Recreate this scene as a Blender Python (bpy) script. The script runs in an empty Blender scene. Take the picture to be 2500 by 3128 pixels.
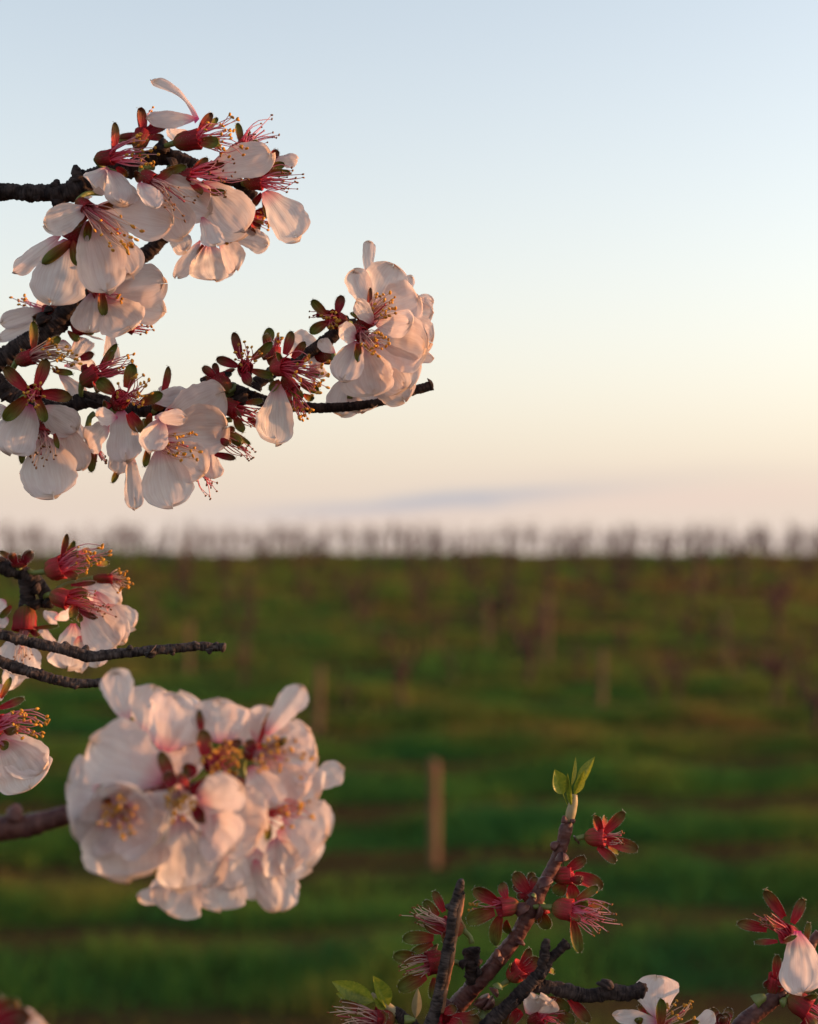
import bpy, math, random
import numpy as np
from mathutils import Vector, Matrix, Quaternion, noise as mnoise

# ------------------------------------------------------------------ camera, sky, sun, exposure
scene = bpy.context.scene
COL = scene.collection
R = math.radians
CAM_Z = 1.70
PITCH = R(1.4)
W_PX, H_PX, F_PX = 2500.0, 3128.0, 5170.0      # the photograph's frame and focal length in its pixels
FOCUS = 0.55

cam_data = bpy.data.cameras.new("camera")
cam = bpy.data.objects.new("camera", cam_data)
COL.objects.link(cam)
cam.location = (0, 0, CAM_Z)
cam.rotation_euler = (R(90) + PITCH, 0, 0)
cam_data.sensor_fit = 'HORIZONTAL'
cam_data.lens = 50.0
cam_data.sensor_width = 50.0 * W_PX / F_PX
cam_data.clip_start = 0.02
cam_data.clip_end = 12000
cam_data.dof.use_dof = True
cam_data.dof.focus_distance = FOCUS
cam_data.dof.aperture_fstop = 8.0
cam_data.dof.aperture_blades = 9
scene.camera = cam

SUN_ELEV, SUN_AZ = R(6.0), R(84.0)             # azimuth from the view direction (+Y) towards the right (+X)
sun_dir = Vector((math.sin(SUN_AZ) * math.cos(SUN_ELEV), math.cos(SUN_AZ) * math.cos(SUN_ELEV), math.sin(SUN_ELEV)))

world = bpy.data.worlds.new("World")
scene.world = world
world.use_nodes = True
wn, wl = world.node_tree.nodes, world.node_tree.links
wn.clear()
w_out = wn.new("ShaderNodeOutputWorld")
w_bg = wn.new("ShaderNodeBackground")
w_sky = wn.new("ShaderNodeTexSky")
w_sky.sky_type = 'NISHITA'
w_sky.sun_disc = False
w_sky.sun_elevation = SUN_ELEV
w_sky.sun_rotation = SUN_AZ
w_sky.altitude = 150
w_sky.air_density = 1.0
w_sky.dust_density = 2.2
w_sky.ozone_density = 2.0
w_bg.inputs['Strength'].default_value = 0.15


def wmath(op, a, b=None):
    m = wn.new("ShaderNodeMath")
    m.operation = op
    for k, v in enumerate((a, b)):
        if v is None:
            continue
        if isinstance(v, (int, float)):
            m.inputs[k].default_value = v
        else:
            wl.new(v, m.inputs[k])
    return m.outputs[0]


def wmix(fac, a, b, mode='MIX'):
    m = wn.new("ShaderNodeMix")
    m.data_type, m.blend_type = 'RGBA', mode
    for sock, v in ((m.inputs[0], fac), (m.inputs[6], a), (m.inputs[7], b)):
        if isinstance(v, (int, float)):
            sock.default_value = v
        elif isinstance(v, tuple):
            sock.default_value = (*v, 1)
        else:
            wl.new(v, sock)
    return m.outputs[2]


# evening air: the clear sky paled, and a rosy haze belt that thins with height all round the horizon
w_hs = wn.new("ShaderNodeRGBToBW")
wl.new(w_sky.outputs[0], w_hs.inputs[0])
w_col = wmix(0.60, w_hs.outputs[0], w_sky.outputs[0])
w_col = wmix(1.0, w_col, (1.109, 1.002, 0.918), 'MULTIPLY')
w_tc = wn.new("ShaderNodeTexCoord")
w_sep = wn.new("ShaderNodeSeparateXYZ")
wl.new(w_tc.outputs['Generated'], w_sep.inputs[0])
dX, dY, dZ = w_sep.outputs
w_h = wmath('EXPONENT', wmath('MULTIPLY', wmath('MAXIMUM', dZ, 0.0), -8.0))
w_col = wmix(w_h, w_col, (1.43, 1.19, 1.045))
# thin streaks of evening cloud low over the crest
w_nz = wn.new("ShaderNodeTexNoise")
w_nz.inputs['Scale'].default_value = 14.0
w_nz.inputs['Detail'].default_value = 5.0
w_mp = wn.new("ShaderNodeMapping")
w_mp.inputs['Scale'].default_value = (1.0, 1.0, 7.0)
wl.new(w_tc.outputs['Generated'], w_mp.inputs['Vector'])
wl.new(w_mp.outputs[0], w_nz.inputs['Vector'])
for (ca, ce, la, te, slope, dens, tint) in ((0.018, 0.0305, 0.100, 0.0048, 0.075, 1.0, (0.86, 0.85, 0.92)), (0.17, 0.034, 0.10, 0.008, 0.05, 0.45, (1.42, 1.08, 0.95)), (-0.02, 0.0215, 0.07, 0.005, 0.02, 0.35, (1.35, 1.05, 0.93)), (0.13, 0.0465, 0.11, 0.005, 0.03, 0.25, (1.2, 1.0, 0.92))):
    fw = wmath('MAXIMUM', dY, 0.001)
    az = wmath('SUBTRACT', wmath('DIVIDE', dX, fw), ca)
    ele = wmath('SUBTRACT', wmath('SUBTRACT', wmath('DIVIDE', dZ, fw), ce), wmath('MULTIPLY', az, slope))
    ele = wmath('ADD', ele, wmath('MULTIPLY', wmath('SUBTRACT', w_nz.outputs[0], 0.5), 0.012))
    qa, qe = wmath('DIVIDE', az, la), wmath('DIVIDE', ele, te)
    r2 = wmath('ADD', wmath('MULTIPLY', qa, qa), wmath('MULTIPLY', qe, qe))
    g = wmath('MULTIPLY', wmath('EXPONENT', wmath('MULTIPLY', r2, -1.0)), dens)
    g = wmath('MULTIPLY', g, wmath('GREATER_THAN', dY, 0.0))
    w_col = wmix(g, w_col, tint)
wl.new(w_col, w_bg.inputs['Color'])
wl.new(w_bg.outputs[0], w_out.inputs['Surface'])

sun_data = bpy.data.lights.new("sun", 'SUN')
sun_data.energy = 1.6
sun_data.angle = R(0.6)
sun_data.color = (1.0, 0.47, 0.18)
sun = bpy.data.objects.new("sun", sun_data)
COL.objects.link(sun)
sun.location = (8, 2, 6)
sun.rotation_euler = (-sun_dir).to_track_quat('-Z', 'Y').to_euler()

scene.view_settings.view_transform = 'Standard'
scene.view_settings.look = 'None'
scene.view_settings.gamma = 1.0
scene.view_settings.use_curve_mapping = False
scene.view_settings.exposure = 2.0
scene.render.engine = 'CYCLES'
scene.cycles.use_denoising = True
scene.cycles.max_bounces = 8
scene.cycles.transparent_max_bounces = 8

# ------------------------------------------------------------------ helpers
rng = random.Random(11)
CAM_R = cam.rotation_euler.to_matrix()
RIGHT, UP, BACK = CAM_R @ Vector((1, 0, 0)), CAM_R @ Vector((0, 1, 0)), CAM_R @ Vector((0, 0, 1))
ZOOM = {0: (0, 0, 1.0), 1: (0, 200, 1.795), 2: (0, 720, 2.393), 3: (580, 720, 2.209), 4: (0, 1600, 2.393), 5: (0, 2000, 1.5954), 6: (980, 2280, 1.723), 7: (1860, 2640, 2.692), 8: (0, 2400, 1.723)}


def pt(z, x, y, dz=0.0):
    """survey table z, coordinates x y on it, millimetres beyond the plane of focus -> a point in the world"""
    x0, y0, s = ZOOM[z]
    d = FOCUS + dz * 0.001
    return Vector((0, 0, CAM_Z)) + RIGHT * ((x0 + x / s - W_PX / 2) / F_PX * d) + UP * (-(y0 + y / s - H_PX / 2) / F_PX * d) - BACK * d


def unit(z, dz=0.0):
    return (FOCUS + dz * 0.001) / F_PX / ZOOM[z][2]


def mesh_obj(name, verts, faces, mats, parent=None, uvs=None, smooth=True, mat_idx=None):
    me = bpy.data.meshes.new(name)
    me.from_pydata([tuple(v) for v in verts], [], faces)
    for m in mats:
        me.materials.append(m)
    if mat_idx is not None:
        me.polygons.foreach_set("material_index", mat_idx)
    if uvs is not None:
        lay = me.uv_layers.new(name="UVMap")
        arr = np.array(uvs, dtype=np.float32)
        idx = np.empty(len(me.loops), dtype=np.int32)
        me.loops.foreach_get("vertex_index", idx)
        lay.data.foreach_set("uv", arr[idx].ravel())
    me.polygons.foreach_set("use_smooth", [smooth] * len(me.polygons))
    me.update()
    o = bpy.data.objects.new(name, me)
    COL.objects.link(o)
    if parent:
        o.parent = parent
    return o


def link_copy(src_mesh, name, matrix, parent):
    o = bpy.data.objects.new(name, src_mesh)
    COL.objects.link(o)
    if parent:
        o.parent = parent
    o.matrix_basis = matrix
    return o


def empty(name, label=None, cat=None, group=None, parent=None, loc=(0, 0, 0)):
    o = bpy.data.objects.new(name, None)
    COL.objects.link(o)
    o.empty_display_size = 0.01
    o.location = loc
    if parent:
        o.parent = parent
    if label:
        o["label"] = label
    if cat:
        o["category"] = cat
    if group:
        o["group"] = group
    return o


def nmat(name):
    m = bpy.data.materials.new(name)
    m.use_nodes = True
    nt = m.node_tree
    nt.nodes.clear()
    out = nt.nodes.new("ShaderNodeOutputMaterial")
    return m, nt.nodes, nt.links, out


def ramp(n, stops):
    r = n.new("ShaderNodeValToRGB")
    e = r.color_ramp.elements
    while len(e) < len(stops):
        e.new(0.5)
    for k, (p, c) in enumerate(stops):
        e[k].position = p
        e[k].color = (*c, 1)
    return r


def mixrgb(n, l, fac, a, b, mode='MIX'):
    m = n.new("ShaderNodeMix")
    m.data_type = 'RGBA'
    m.blend_type = mode
    if isinstance(fac, (int, float)):
        m.inputs[0].default_value = fac
    else:
        l.new(fac, m.inputs[0])
    for sock, v in ((m.inputs[6], a), (m.inputs[7], b)):
        if isinstance(v, tuple):
            sock.default_value = (*v, 1)
        else:
            l.new(v, sock)
    return m.outputs[2]


def soft_surface(n, l, out, colour, translucent, gloss=0.04, rough=0.45, bump=None, trans_tint=None):
    """a thin living surface: diffuse + light coming through + a little gloss"""
    d, t, g = n.new("ShaderNodeBsdfDiffuse"), n.new("ShaderNodeBsdfTranslucent"), n.new("ShaderNodeBsdfGlossy")
    g.inputs['Roughness'].default_value = rough
    l.new(colour, d.inputs['Color'])
    if trans_tint:
        l.new(mixrgb(n, l, 1.0, colour, trans_tint, 'MULTIPLY'), t.inputs['Color'])
    else:
        l.new(colour, t.inputs['Color'])
    if bump is not None:
        for s in (d, t, g):
            l.new(bump, s.inputs['Normal'])
    a, b = n.new("ShaderNodeMixShader"), n.new("ShaderNodeMixShader")
    a.inputs[0].default_value = translucent
    l.new(d.outputs[0], a.inputs[1])
    l.new(t.outputs[0], a.inputs[2])
    b.inputs[0].default_value = gloss
    l.new(a.outputs[0], b.inputs[1])
    l.new(g.outputs[0], b.inputs[2])
    l.new(b.outputs[0], out.inputs['Surface'])


def vein_coords(n, l, su, sv):
    uv = n.new("ShaderNodeUVMap")
    oi = n.new("ShaderNodeObjectInfo")
    mp = n.new("ShaderNodeMapping")
    mp.inputs['Scale'].default_value = (su, sv, 1)
    l.new(uv.outputs[0], mp.inputs['Vector'])
    cb = n.new("ShaderNodeCombineXYZ")
    mul = n.new("ShaderNodeMath")
    mul.operation = 'MULTIPLY'
    mul.inputs[1].default_value = 37.0
    l.new(oi.outputs['Random'], mul.inputs[0])
    l.new(mul.outputs[0], cb.inputs['Z'])
    add = n.new("ShaderNodeVectorMath")
    l.new(mp.outputs[0], add.inputs[0])
    l.new(cb.outputs[0], add.inputs[1])
    sep = n.new("ShaderNodeSeparateXYZ")
    l.new(uv.outputs[0], sep.inputs[0])
    return add.outputs[0], sep.outputs[0], oi.outputs['Random']


def make_petal_mat(name, white, pink):
    m, n, l, out = nmat(name)
    vec, u, rnd = vein_coords(n, l, 2.2, 26.0)
    nz = n.new("ShaderNodeTexNoise")
    nz.inputs['Scale'].default_value = 1.0
    nz.inputs['Detail'].default_value = 3.0
    l.new(vec, nz.inputs['Vector'])
    vec2, _, _ = vein_coords(n, l, 3.0, 4.0)
    nz2 = n.new("ShaderNodeTexNoise")
    nz2.inputs['Scale'].default_value = 1.0
    nz2.inputs['Detail'].default_value = 4.0
    l.new(vec2, nz2.inputs['Vector'])
    rp = ramp(n, [(0.0, pink), (0.10, tuple(0.55 * p + 0.45 * w for p, w in zip(pink, white))), (0.30, white), (0.93, white), (1.0, tuple(w * k for w, k in zip(white, (0.92, 0.84, 0.74))))])
    l.new(u, rp.inputs[0])
    veins = ramp(n, [(0.36, (0.93, 0.89, 0.875)), (0.58, (1, 1, 1))])
    l.new(nz.outputs[0], veins.inputs[0])
    blot = ramp(n, [(0.3, (0.94, 0.90, 0.91)), (0.65, (1, 1, 1))])
    l.new(nz2.outputs[0], blot.inputs[0])
    c = mixrgb(n, l, 1.0, rp.outputs[0], veins.outputs[0], 'MULTIPLY')
    c = mixrgb(n, l, 1.0, c, blot.outputs[0], 'MULTIPLY')
    bump = n.new("ShaderNodeBump")
    bump.inputs['Strength'].default_value = 0.34
    bump.inputs['Distance'].default_value = 0.0004
    l.new(nz.outputs[0], bump.inputs['Height'])
    soft_surface(n, l, out, c, 0.46, 0.015, 0.4, bump.outputs[0], (1.0, 0.92, 0.90))
    return m


M_PETAL = make_petal_mat("petal_white", (0.80, 0.735, 0.715), (0.68, 0.15, 0.25))
M_PETAL_PINK = make_petal_mat("petal_magenta_base", (0.80, 0.73, 0.72), (0.70, 0.05, 0.26))


def make_sepal_mat(name, base, mid, tip, trans=0.30):
    m, n, l, out = nmat(name)
    vec, u, rnd = vein_coords(n, l, 3.0, 9.0)
    nz = n.new("ShaderNodeTexNoise")
    nz.inputs['Scale'].default_value = 1.0
    nz.inputs['Detail'].default_value = 3.0
    l.new(vec, nz.inputs['Vector'])
    ad = n.new("ShaderNodeMath")
    ad.operation = 'MULTIPLY_ADD'
    ad.inputs[1].default_value = 0.5
    l.new(nz.outputs[0], ad.inputs[0])
    sub = n.new("ShaderNodeMath")
    sub.operation = 'SUBTRACT'
    l.new(u, sub.inputs[0])
    sub.inputs[1].default_value = 0.25
    l.new(sub.outputs[0], ad.inputs[2])
    rp = ramp(n, [(0.0, base), (0.42, mid), (0.80, tip), (1.0, tuple(c * 0.8 for c in tip))])
    l.new(ad.outputs[0], rp.inputs[0])
    dk = ramp(n, [(0.3, (0.6, 0.6, 0.6)), (0.7, (1.1, 1.1, 1.1))])
    l.new(nz.outputs[0], dk.inputs[0])
    c = mixrgb(n, l, 1.0, rp.outputs[0], dk.outputs[0], 'MULTIPLY')
    bump = n.new("ShaderNodeBump")
    bump.inputs['Strength'].default_value = 0.5
    bump.inputs['Distance'].default_value = 0.0004
    l.new(nz.outputs[0], bump.inputs['Height'])
    soft_surface(n, l, out, c, trans, 0.012, 0.5, bump.outputs[0])
    return m


M_SEPAL_RED = make_sepal_mat("sepal_red", (0.58, 0.026, 0.040), (0.46, 0.045, 0.050), (0.25, 0.145, 0.045))
M_SEPAL_GREEN = make_sepal_mat("sepal_green", (0.48, 0.040, 0.038), (0.28, 0.12, 0.032), (0.19, 0.20, 0.038))
M_SEPAL_MAROON = make_sepal_mat("sepal_maroon", (0.36, 0.015, 0.032), (0.31, 0.022, 0.034), (0.19, 0.075, 0.035), 0.22)
M_CALYX = make_sepal_mat("calyx", (0.18, 0.14, 0.035), (0.27, 0.024, 0.028), (0.46, 0.022, 0.038), 0.18)
M_CALYX_RED = make_sepal_mat("calyx_red", (0.22, 0.19, 0.05), (0.46, 0.05, 0.055), (0.60, 0.045, 0.065), 0.22)


def plain_mat(name, col, trans=0.2, gloss=0.05, rough=0.5, var=0.25, scale=300.0):
    m, n, l, out = nmat(name)
    tc = n.new("ShaderNodeTexCoord")
    nz = n.new("ShaderNodeTexNoise")
    nz.inputs['Scale'].default_value = scale
    nz.inputs['Detail'].default_value = 3
    l.new(tc.outputs['Object'], nz.inputs['Vector'])
    oi = n.new("ShaderNodeObjectInfo")
    rp = ramp(n, [(0.25, tuple(c * (1 - var) for c in col)), (0.75, tuple(min(1, c * (1 + var)) for c in col))])
    ad = n.new("ShaderNodeMath")
    ad.operation = 'MULTIPLY_ADD'
    l.new(oi.outputs['Random'], ad.inputs[0])
    ad.inputs[1].default_value = 0.4
    sb = n.new("ShaderNodeMath")
    sb.operation = 'SUBTRACT'
    l.new(nz.outputs[0], sb.inputs[0])
    sb.inputs[1].default_value = 0.2
    l.new(sb.outputs[0], ad.inputs[2])
    l.new(ad.outputs[0], rp.inputs[0])
    soft_surface(n, l, out, rp.outputs[0], trans, gloss, rough)
    return m


M_HAIR = plain_mat("sepal_down", (0.55, 0.50, 0.42), 0.45, 0.0)
M_ANTHER = plain_mat("anther_gold", (0.55, 0.25, 0.028), 0.15, 0.03, var=0.45)
M_ANTHER_DARK = plain_mat("anther_brown", (0.20, 0.075, 0.02), 0.1, 0.03, var=0.4)
M_PEDICEL = plain_mat("pedicel_green", (0.17, 0.20, 0.05), 0.2)
M_LEAF_STALK = plain_mat("shoot_pale", (0.38, 0.30, 0.16), 0.25)


def make_filament_mat(name, a, b, c):
    m, n, l, out = nmat(name)
    uv = n.new("ShaderNodeUVMap")
    sep = n.new("ShaderNodeSeparateXYZ")
    l.new(uv.outputs[0], sep.inputs[0])
    rp = ramp(n, [(0.0, a), (0.45, b), (1.0, c)])
    l.new(sep.outputs[0], rp.inputs[0])
    soft_surface(n, l, out, rp.outputs[0], 0.3, 0.05, 0.35)
    return m


M_FIL = make_filament_mat("filament_pink", (0.72, 0.035, 0.10), (0.76, 0.17, 0.27), (0.78, 0.44, 0.44))
M_FIL_RED = make_filament_mat("filament_crimson", (0.70, 0.02, 0.05), (0.70, 0.08, 0.13), (0.68, 0.28, 0.27))
M_FIL_PALE = make_filament_mat("filament_pale", (0.52, 0.08, 0.12), (0.66, 0.38, 0.34), (0.72, 0.55, 0.40))


def make_leaf_mat():
    m, n, l, out = nmat("young_leaf")
    vec, u, rnd = vein_coords(n, l, 14.0, 5.0)
    nz = n.new("ShaderNodeTexNoise")
    nz.inputs['Scale'].default_value = 1.0
    l.new(vec, nz.inputs['Vector'])
    rp = ramp(n, [(0.3, (0.14, 0.19, 0.018)), (0.7, (0.29, 0.29, 0.03))])
    l.new(nz.outputs[0], rp.inputs[0])
    bump = n.new("ShaderNodeBump")
    bump.inputs['Strength'].default_value = 0.4
    bump.inputs['Distance'].default_value = 0.0004
    l.new(nz.outputs[0], bump.inputs['Height'])
    soft_surface(n, l, out, rp.outputs[0], 0.42, 0.03, 0.35, bump.outputs[0])
    return m


M_LEAF = make_leaf_mat()


def make_bark(name, dark, light, rough=0.75, spec=0.10, scale=1.0):
    m, n, l, out = nmat(name)
    uv = n.new("ShaderNodeUVMap")
    mp = n.new("ShaderNodeMapping")
    mp.inputs['Scale'].default_value = (2600 * scale, 5, 1)     # rings across the stem
    l.new(uv.outputs[0], mp.inputs['Vector'])
    nz = n.new("ShaderNodeTexNoise")
    nz.inputs['Scale'].default_value = 0.5
    nz.inputs['Detail'].default_value = 6
    nz.inputs['Distortion'].default_value = 0.6
    l.new(mp.outputs[0], nz.inputs['Vector'])
    tc = n.new("ShaderNodeTexCoord")
    n2 = n.new("ShaderNodeTexNoise")
    n2.inputs['Scale'].default_value = 260
    n2.inputs['Detail'].default_value = 5
    l.new(tc.outputs['Object'], n2.inputs['Vector'])
    mx = n.new("ShaderNodeMath")
    mx.operation = 'MULTIPLY'
    l.new(nz.outputs[0], mx.inputs[0])
    l.new(n2.outputs[0], mx.inputs[1])
    rp = ramp(n, [(0.14, dark), (0.38, light)])
    l.new(mx.outputs[0], rp.inputs[0])
    p = n.new("ShaderNodeBsdfPrincipled")
    p.inputs['Roughness'].default_value = rough
    p.inputs['Specular IOR Level'].default_value = spec
    l.new(rp.outputs[0], p.inputs['Base Color'])
    bump = n.new("ShaderNodeBump")
    bump.inputs['Strength'].default_value = 1.0
    bump.inputs['Distance'].default_value = 0.0010
    l.new(mx.outputs[0], bump.inputs['Height'])
    l.new(bump.outputs[0], p.inputs['Normal'])
    l.new(p.outputs[0], out.inputs['Surface'])
    return m


M_BARK = make_bark("bark_dark", (0.012, 0.008, 0.009), (0.072, 0.050, 0.046))
M_BARK_GREY = make_bark("bark_grey", (0.014, 0.010, 0.011), (0.105, 0.080, 0.075))
M_BARK_YOUNG = make_bark("bark_young", (0.058, 0.018, 0.018), (0.160, 0.066, 0.054), 0.45, 0.25, 0.35)
M_WOOD = make_bark("split_wood", (0.12, 0.05, 0.028), (0.38, 0.19, 0.11), 0.7, 0.1, 0.12)

# ------------------------------------------------------------------ the setting: terrain, grass, vineyard
def smooth(a, b, x):
    t = np.clip((x - a) / (b - a), 0, 1)
    return t * t * (3 - 2 * t)


ROW_ANG = R(5.0)
ROW_STEP = 2.0


def row_coord(x, y):
    return (y * math.cos(ROW_ANG) - x * math.sin(ROW_ANG)) / ROW_STEP


def terrain(x, y):
    x = np.asarray(x, dtype=float)
    y = np.asarray(y, dtype=float)
    yy = y + 0.012 * x
    near = -1.13 * smooth(1.0, 8.5, yy)
    slope = np.where(yy < 14, -1.13 + 0.26 * smooth(9, 15.5, yy), -0.87 + 0.0663 * (yy - 14))
    slope = np.where(yy < 9, near, slope)
    crest = -0.87 + 0.0663 * (50 - 14)
    over = crest + 0.10 * smooth(50, 53, yy) - 0.07 * np.clip(yy - 52.5, 0, 70)
    z = np.where(yy > 50, over, slope)
    field = smooth(7, 10, yy) * (1 - smooth(54, 60, yy))
    ph = row_coord(x, y)
    z = z + field * 0.03 * np.cos(2 * np.pi * ph)
    z = z + field * 0.025 * np.sin(x * 2.3 + 0.6 * np.sin(y * 1.1)) * np.sin(y * 1.3 + 0.8 * np.sin(x * 0.9))
    return z


ys = np.concatenate([np.linspace(-400, -20, 12), np.linspace(-15, 7, 30), np.linspace(7.3, 60, 330), np.linspace(62, 140, 40), np.geomspace(150, 6000, 40)])
xs = np.concatenate([-np.geomspace(6000, 32, 36), np.linspace(-30, 30, 180), np.geomspace(32, 6000, 36)])
XX, YY = np.meshgrid(xs, ys)
ZZ = terrain(XX, YY)
nx, ny = len(xs), len(ys)
gv = np.stack([XX.ravel(), YY.ravel(), ZZ.ravel()], 1)
gi = np.arange(nx * ny).reshape(ny, nx)
gf = np.stack([gi[:-1, :-1].ravel(), gi[:-1, 1:].ravel(), gi[1:, 1:].ravel(), gi[1:, :-1].ravel()], 1)


def fast_mesh(name, verts, faces, mats, uvs=None, smooth_on=True):
    me = bpy.data.meshes.new(name)
    k = faces.shape[1]
    me.vertices.add(len(verts))
    me.vertices.foreach_set("co", verts.astype(np.float32).ravel())
    me.loops.add(faces.size)
    me.loops.foreach_set("vertex_index", faces.astype(np.int32).ravel())
    me.polygons.add(len(faces))
    me.polygons.foreach_set("loop_start", np.arange(0, faces.size, k, dtype=np.int32))
    me.polygons.foreach_set("loop_total", np.full(len(faces), k, dtype=np.int32))
    me.update(calc_edges=True)
    for m in mats:
        me.materials.append(m)
    if uvs is not None:
        lay = me.uv_layers.new(name="UVMap")
        lay.data.foreach_set("uv", uvs[faces.ravel()].astype(np.float32).ravel())
    me.polygons.foreach_set("use_smooth", [smooth_on] * len(faces))
    o = bpy.data.objects.new(name, me)
    COL.objects.link(o)
    return o


def make_ground_mat():
    m, n, l, out = nmat("vineyard_soil")
    tc = n.new("ShaderNodeTexCoord")
    nz = n.new("ShaderNodeTexNoise")
    nz.inputs['Scale'].default_value = 0.9
    nz.inputs['Detail'].default_value = 8
    l.new(tc.outputs['Object'], nz.inputs['Vector'])
    rp = ramp(n, [(0.32, (0.040, 0.023, 0.012)), (0.50, (0.048, 0.034, 0.014)), (0.68, (0.040, 0.046, 0.014))])  # brown soil, darkened so the bare strips also carry the shade along the rows
    l.new(nz.outputs[0], rp.inputs[0])
    p = n.new("ShaderNodeBsdfPrincipled")
    p.inputs['Roughness'].default_value = 0.95
    p.inputs['Specular IOR Level'].default_value = 0.0
    l.new(rp.outputs[0], p.inputs['Base Color'])
    l.new(p.outputs[0], out.inputs['Surface'])
    return m


ground = fast_mesh("ground", gv, gf, [make_ground_mat()])
ground["kind"] = "structure"


def make_grass_mat():
    m, n, l, out = nmat("meadow_grass")
    uv = n.new("ShaderNodeUVMap")
    sep = n.new("ShaderNodeSeparateXYZ")
    l.new(uv.outputs[0], sep.inputs[0])
    rp = ramp(n, [(0.0, (0.032, 0.120, 0.036)), (0.34, (0.072, 0.158, 0.030)), (0.66, (0.150, 0.155, 0.034)), (1.0, (0.19, 0.105, 0.045))])
    l.new(sep.outputs[0], rp.inputs[0])
    soft_surface(n, l, out, rp.outputs[0], 0.4, 0.0, 0.5)
    return m


nr = np.random.default_rng(5)


def value_noise(x, y, s, seed):
    g = np.random.default_rng(seed).random((64, 64))
    fx, fy = x / s, y / s
    ix, iy = np.floor(fx).astype(int), np.floor(fy).astype(int)
    tx, ty = fx - ix, fy - iy
    tx, ty = tx * tx * (3 - 2 * tx), ty * ty * (3 - 2 * ty)
    a, b = g[iy % 64, ix % 64], g[iy % 64, (ix + 1) % 64]
    c, d = g[(iy + 1) % 64, ix % 64], g[(iy + 1) % 64, (ix + 1) % 64]
    return (a * (1 - tx) + b * tx) * (1 - ty) + (c * (1 - tx) + d * tx) * ty


def build_grass(n_blades):
    # spread evenly over the wedge of field in front of the tree
    yb = np.sqrt(nr.uniform(7.5 ** 2, 54.0 ** 2, n_blades))
    k = nr.random(n_blades) < 0.45
    yb[k] = nr.uniform(7.5, 24, k.sum())
    xb = nr.uniform(-1, 1, n_blades) * (0.34 * yb + 2.5)
    ph = row_coord(xb, yb)
    ph = ph + 0.26 * (value_noise(xb + 30, yb + 10, 2.6, 12) - 0.5) + 0.16 * (value_noise(xb + 70, yb + 10, 0.8, 13) - 0.5)
    fr = np.abs(ph - np.round(ph))                     # 0 on the vine row, 0.5 mid-alley
    patch = value_noise(xb + 90, yb + 40, 1.3, 3) * 0.6 + value_noise(xb + 50, yb + 90, 0.45, 4) * 0.4
    keep = nr.random(n_blades) < np.clip((fr - 0.12 + 0.16 * (patch - 0.5)) * 8.0, 0.05, 1.0)  # bare strips under the vines, widened to stand in for row shadows
    xb, yb, fr, patch = xb[keep], yb[keep], fr[keep], patch[keep]
    nb = len(xb)
    zb = terrain(xb, yb) - 0.01
    h = (0.05 + 0.12 * nr.random(nb)) * (0.35 + 1.7 * patch ** 1.6) * (0.5 + 1.3 * np.clip(fr * 2, 0, 1))
    wd = (0.004 + 0.005 * nr.random(nb)) * np.clip(yb / 12, 1, 3.0)
    a = nr.uniform(0, 2 * np.pi, nb)
    lean = nr.uniform(0.1, 0.8, nb) * h
    la = nr.uniform(0, 2 * np.pi, nb)
    base = np.stack([xb, yb, zb], 1)
    sd = np.stack([np.cos(a), np.sin(a), np.zeros(nb)], 1) * wd[:, None]
    ld = np.stack([np.cos(la) * lean, np.sin(la) * lean, h], 1)
    midp = base + ld * np.array([0.35, 0.35, 0.62])
    v = np.stack([base - sd, base + sd, midp + sd * 0.8, midp - sd * 0.8, base + ld], 1).reshape(-1, 3)
    i = np.arange(nb)[:, None] * 5
    f = np.concatenate([i + np.array([0, 1, 2]), i + np.array([0, 2, 3]), i + np.array([3, 2, 4])], 0)
    dry = np.clip(0.55 * value_noise(xb + 20, yb + 70, 2.2, 8) + 0.45 * value_noise(xb + 60, yb + 30, 0.6, 9) + 0.30 * nr.random(nb) + 0.40 * np.exp(-(fr / 0.13) ** 2) + 0.20 * smooth(16, 38, yb) - 0.24, 0, 1)
    uv = np.stack([np.repeat(dry, 5), np.tile([0, 0, .6, .6, 1], nb)], 1)
    o = fast_mesh("grass", v, f, [make_grass_mat()], uv)
    o["kind"] = "stuff"
    o["label"] = "blurred green grass covering the vineyard slope between the rows"
    return o


build_grass(330000)


def tube(points, radii, sides=8, cap=True, rough=0.0, seed=0.0, freq=400.0):
    """vertices, faces and uv of a tapering tube through points"""
    vs, uvs, fs = [], [], []
    n = len(points)
    up = Vector((0.13, 0.31, 0.94))
    length = 0.0
    prev_x = None
    for i, p in enumerate(points):
        t = (points[min(i + 1, n - 1)] - points[max(i - 1, 0)]).normalized()
        if prev_x is None:
            ax = t.cross(up)
            if ax.length < 1e-3:
                ax = t.cross(Vector((1, 0, 0)))
        else:
            ax = prev_x - t * prev_x.dot(t)
        ax.normalize()
        prev_x = ax
        ay = t.cross(ax)
        if i:
            length += (p - points[i - 1]).length
        for k in range(sides):
            a = 2 * math.pi * k / sides
            d = ax * math.cos(a) + ay * math.sin(a)
            r = radii[i]
            if rough:
                q = (p + d * r) * freq
                r *= 1 + rough * (mnoise.noise(q + Vector((seed, 0, 0))) + 0.7 * mnoise.noise(q * 2.7 + Vector((seed, 3, 0))) + 0.8 * mnoise.noise(Vector((length * 1500 + seed, a * 0.8, seed))))
            vs.append(p + d * r)
            uvs.append((length, k / sides))
    for i in range(n - 1):
        for k in range(sides):
            k2 = (k + 1) % sides
            fs.append((i * sides + k, i * sides + k2, (i + 1) * sides + k2, (i + 1) * sides + k))
    if cap:
        for ring, pos in ((0, points[0]), (n - 1, points[-1])):
            c = len(vs)
            vs.append(pos)
            uvs.append((0 if ring == 0 else length, 0.5))
            for k in range(sides):
                a, b = ring * sides + k, ring * sides + (k + 1) % sides
                fs.append((b, a, c) if ring == 0 else (a, b, c))
    return vs, fs, uvs


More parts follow.
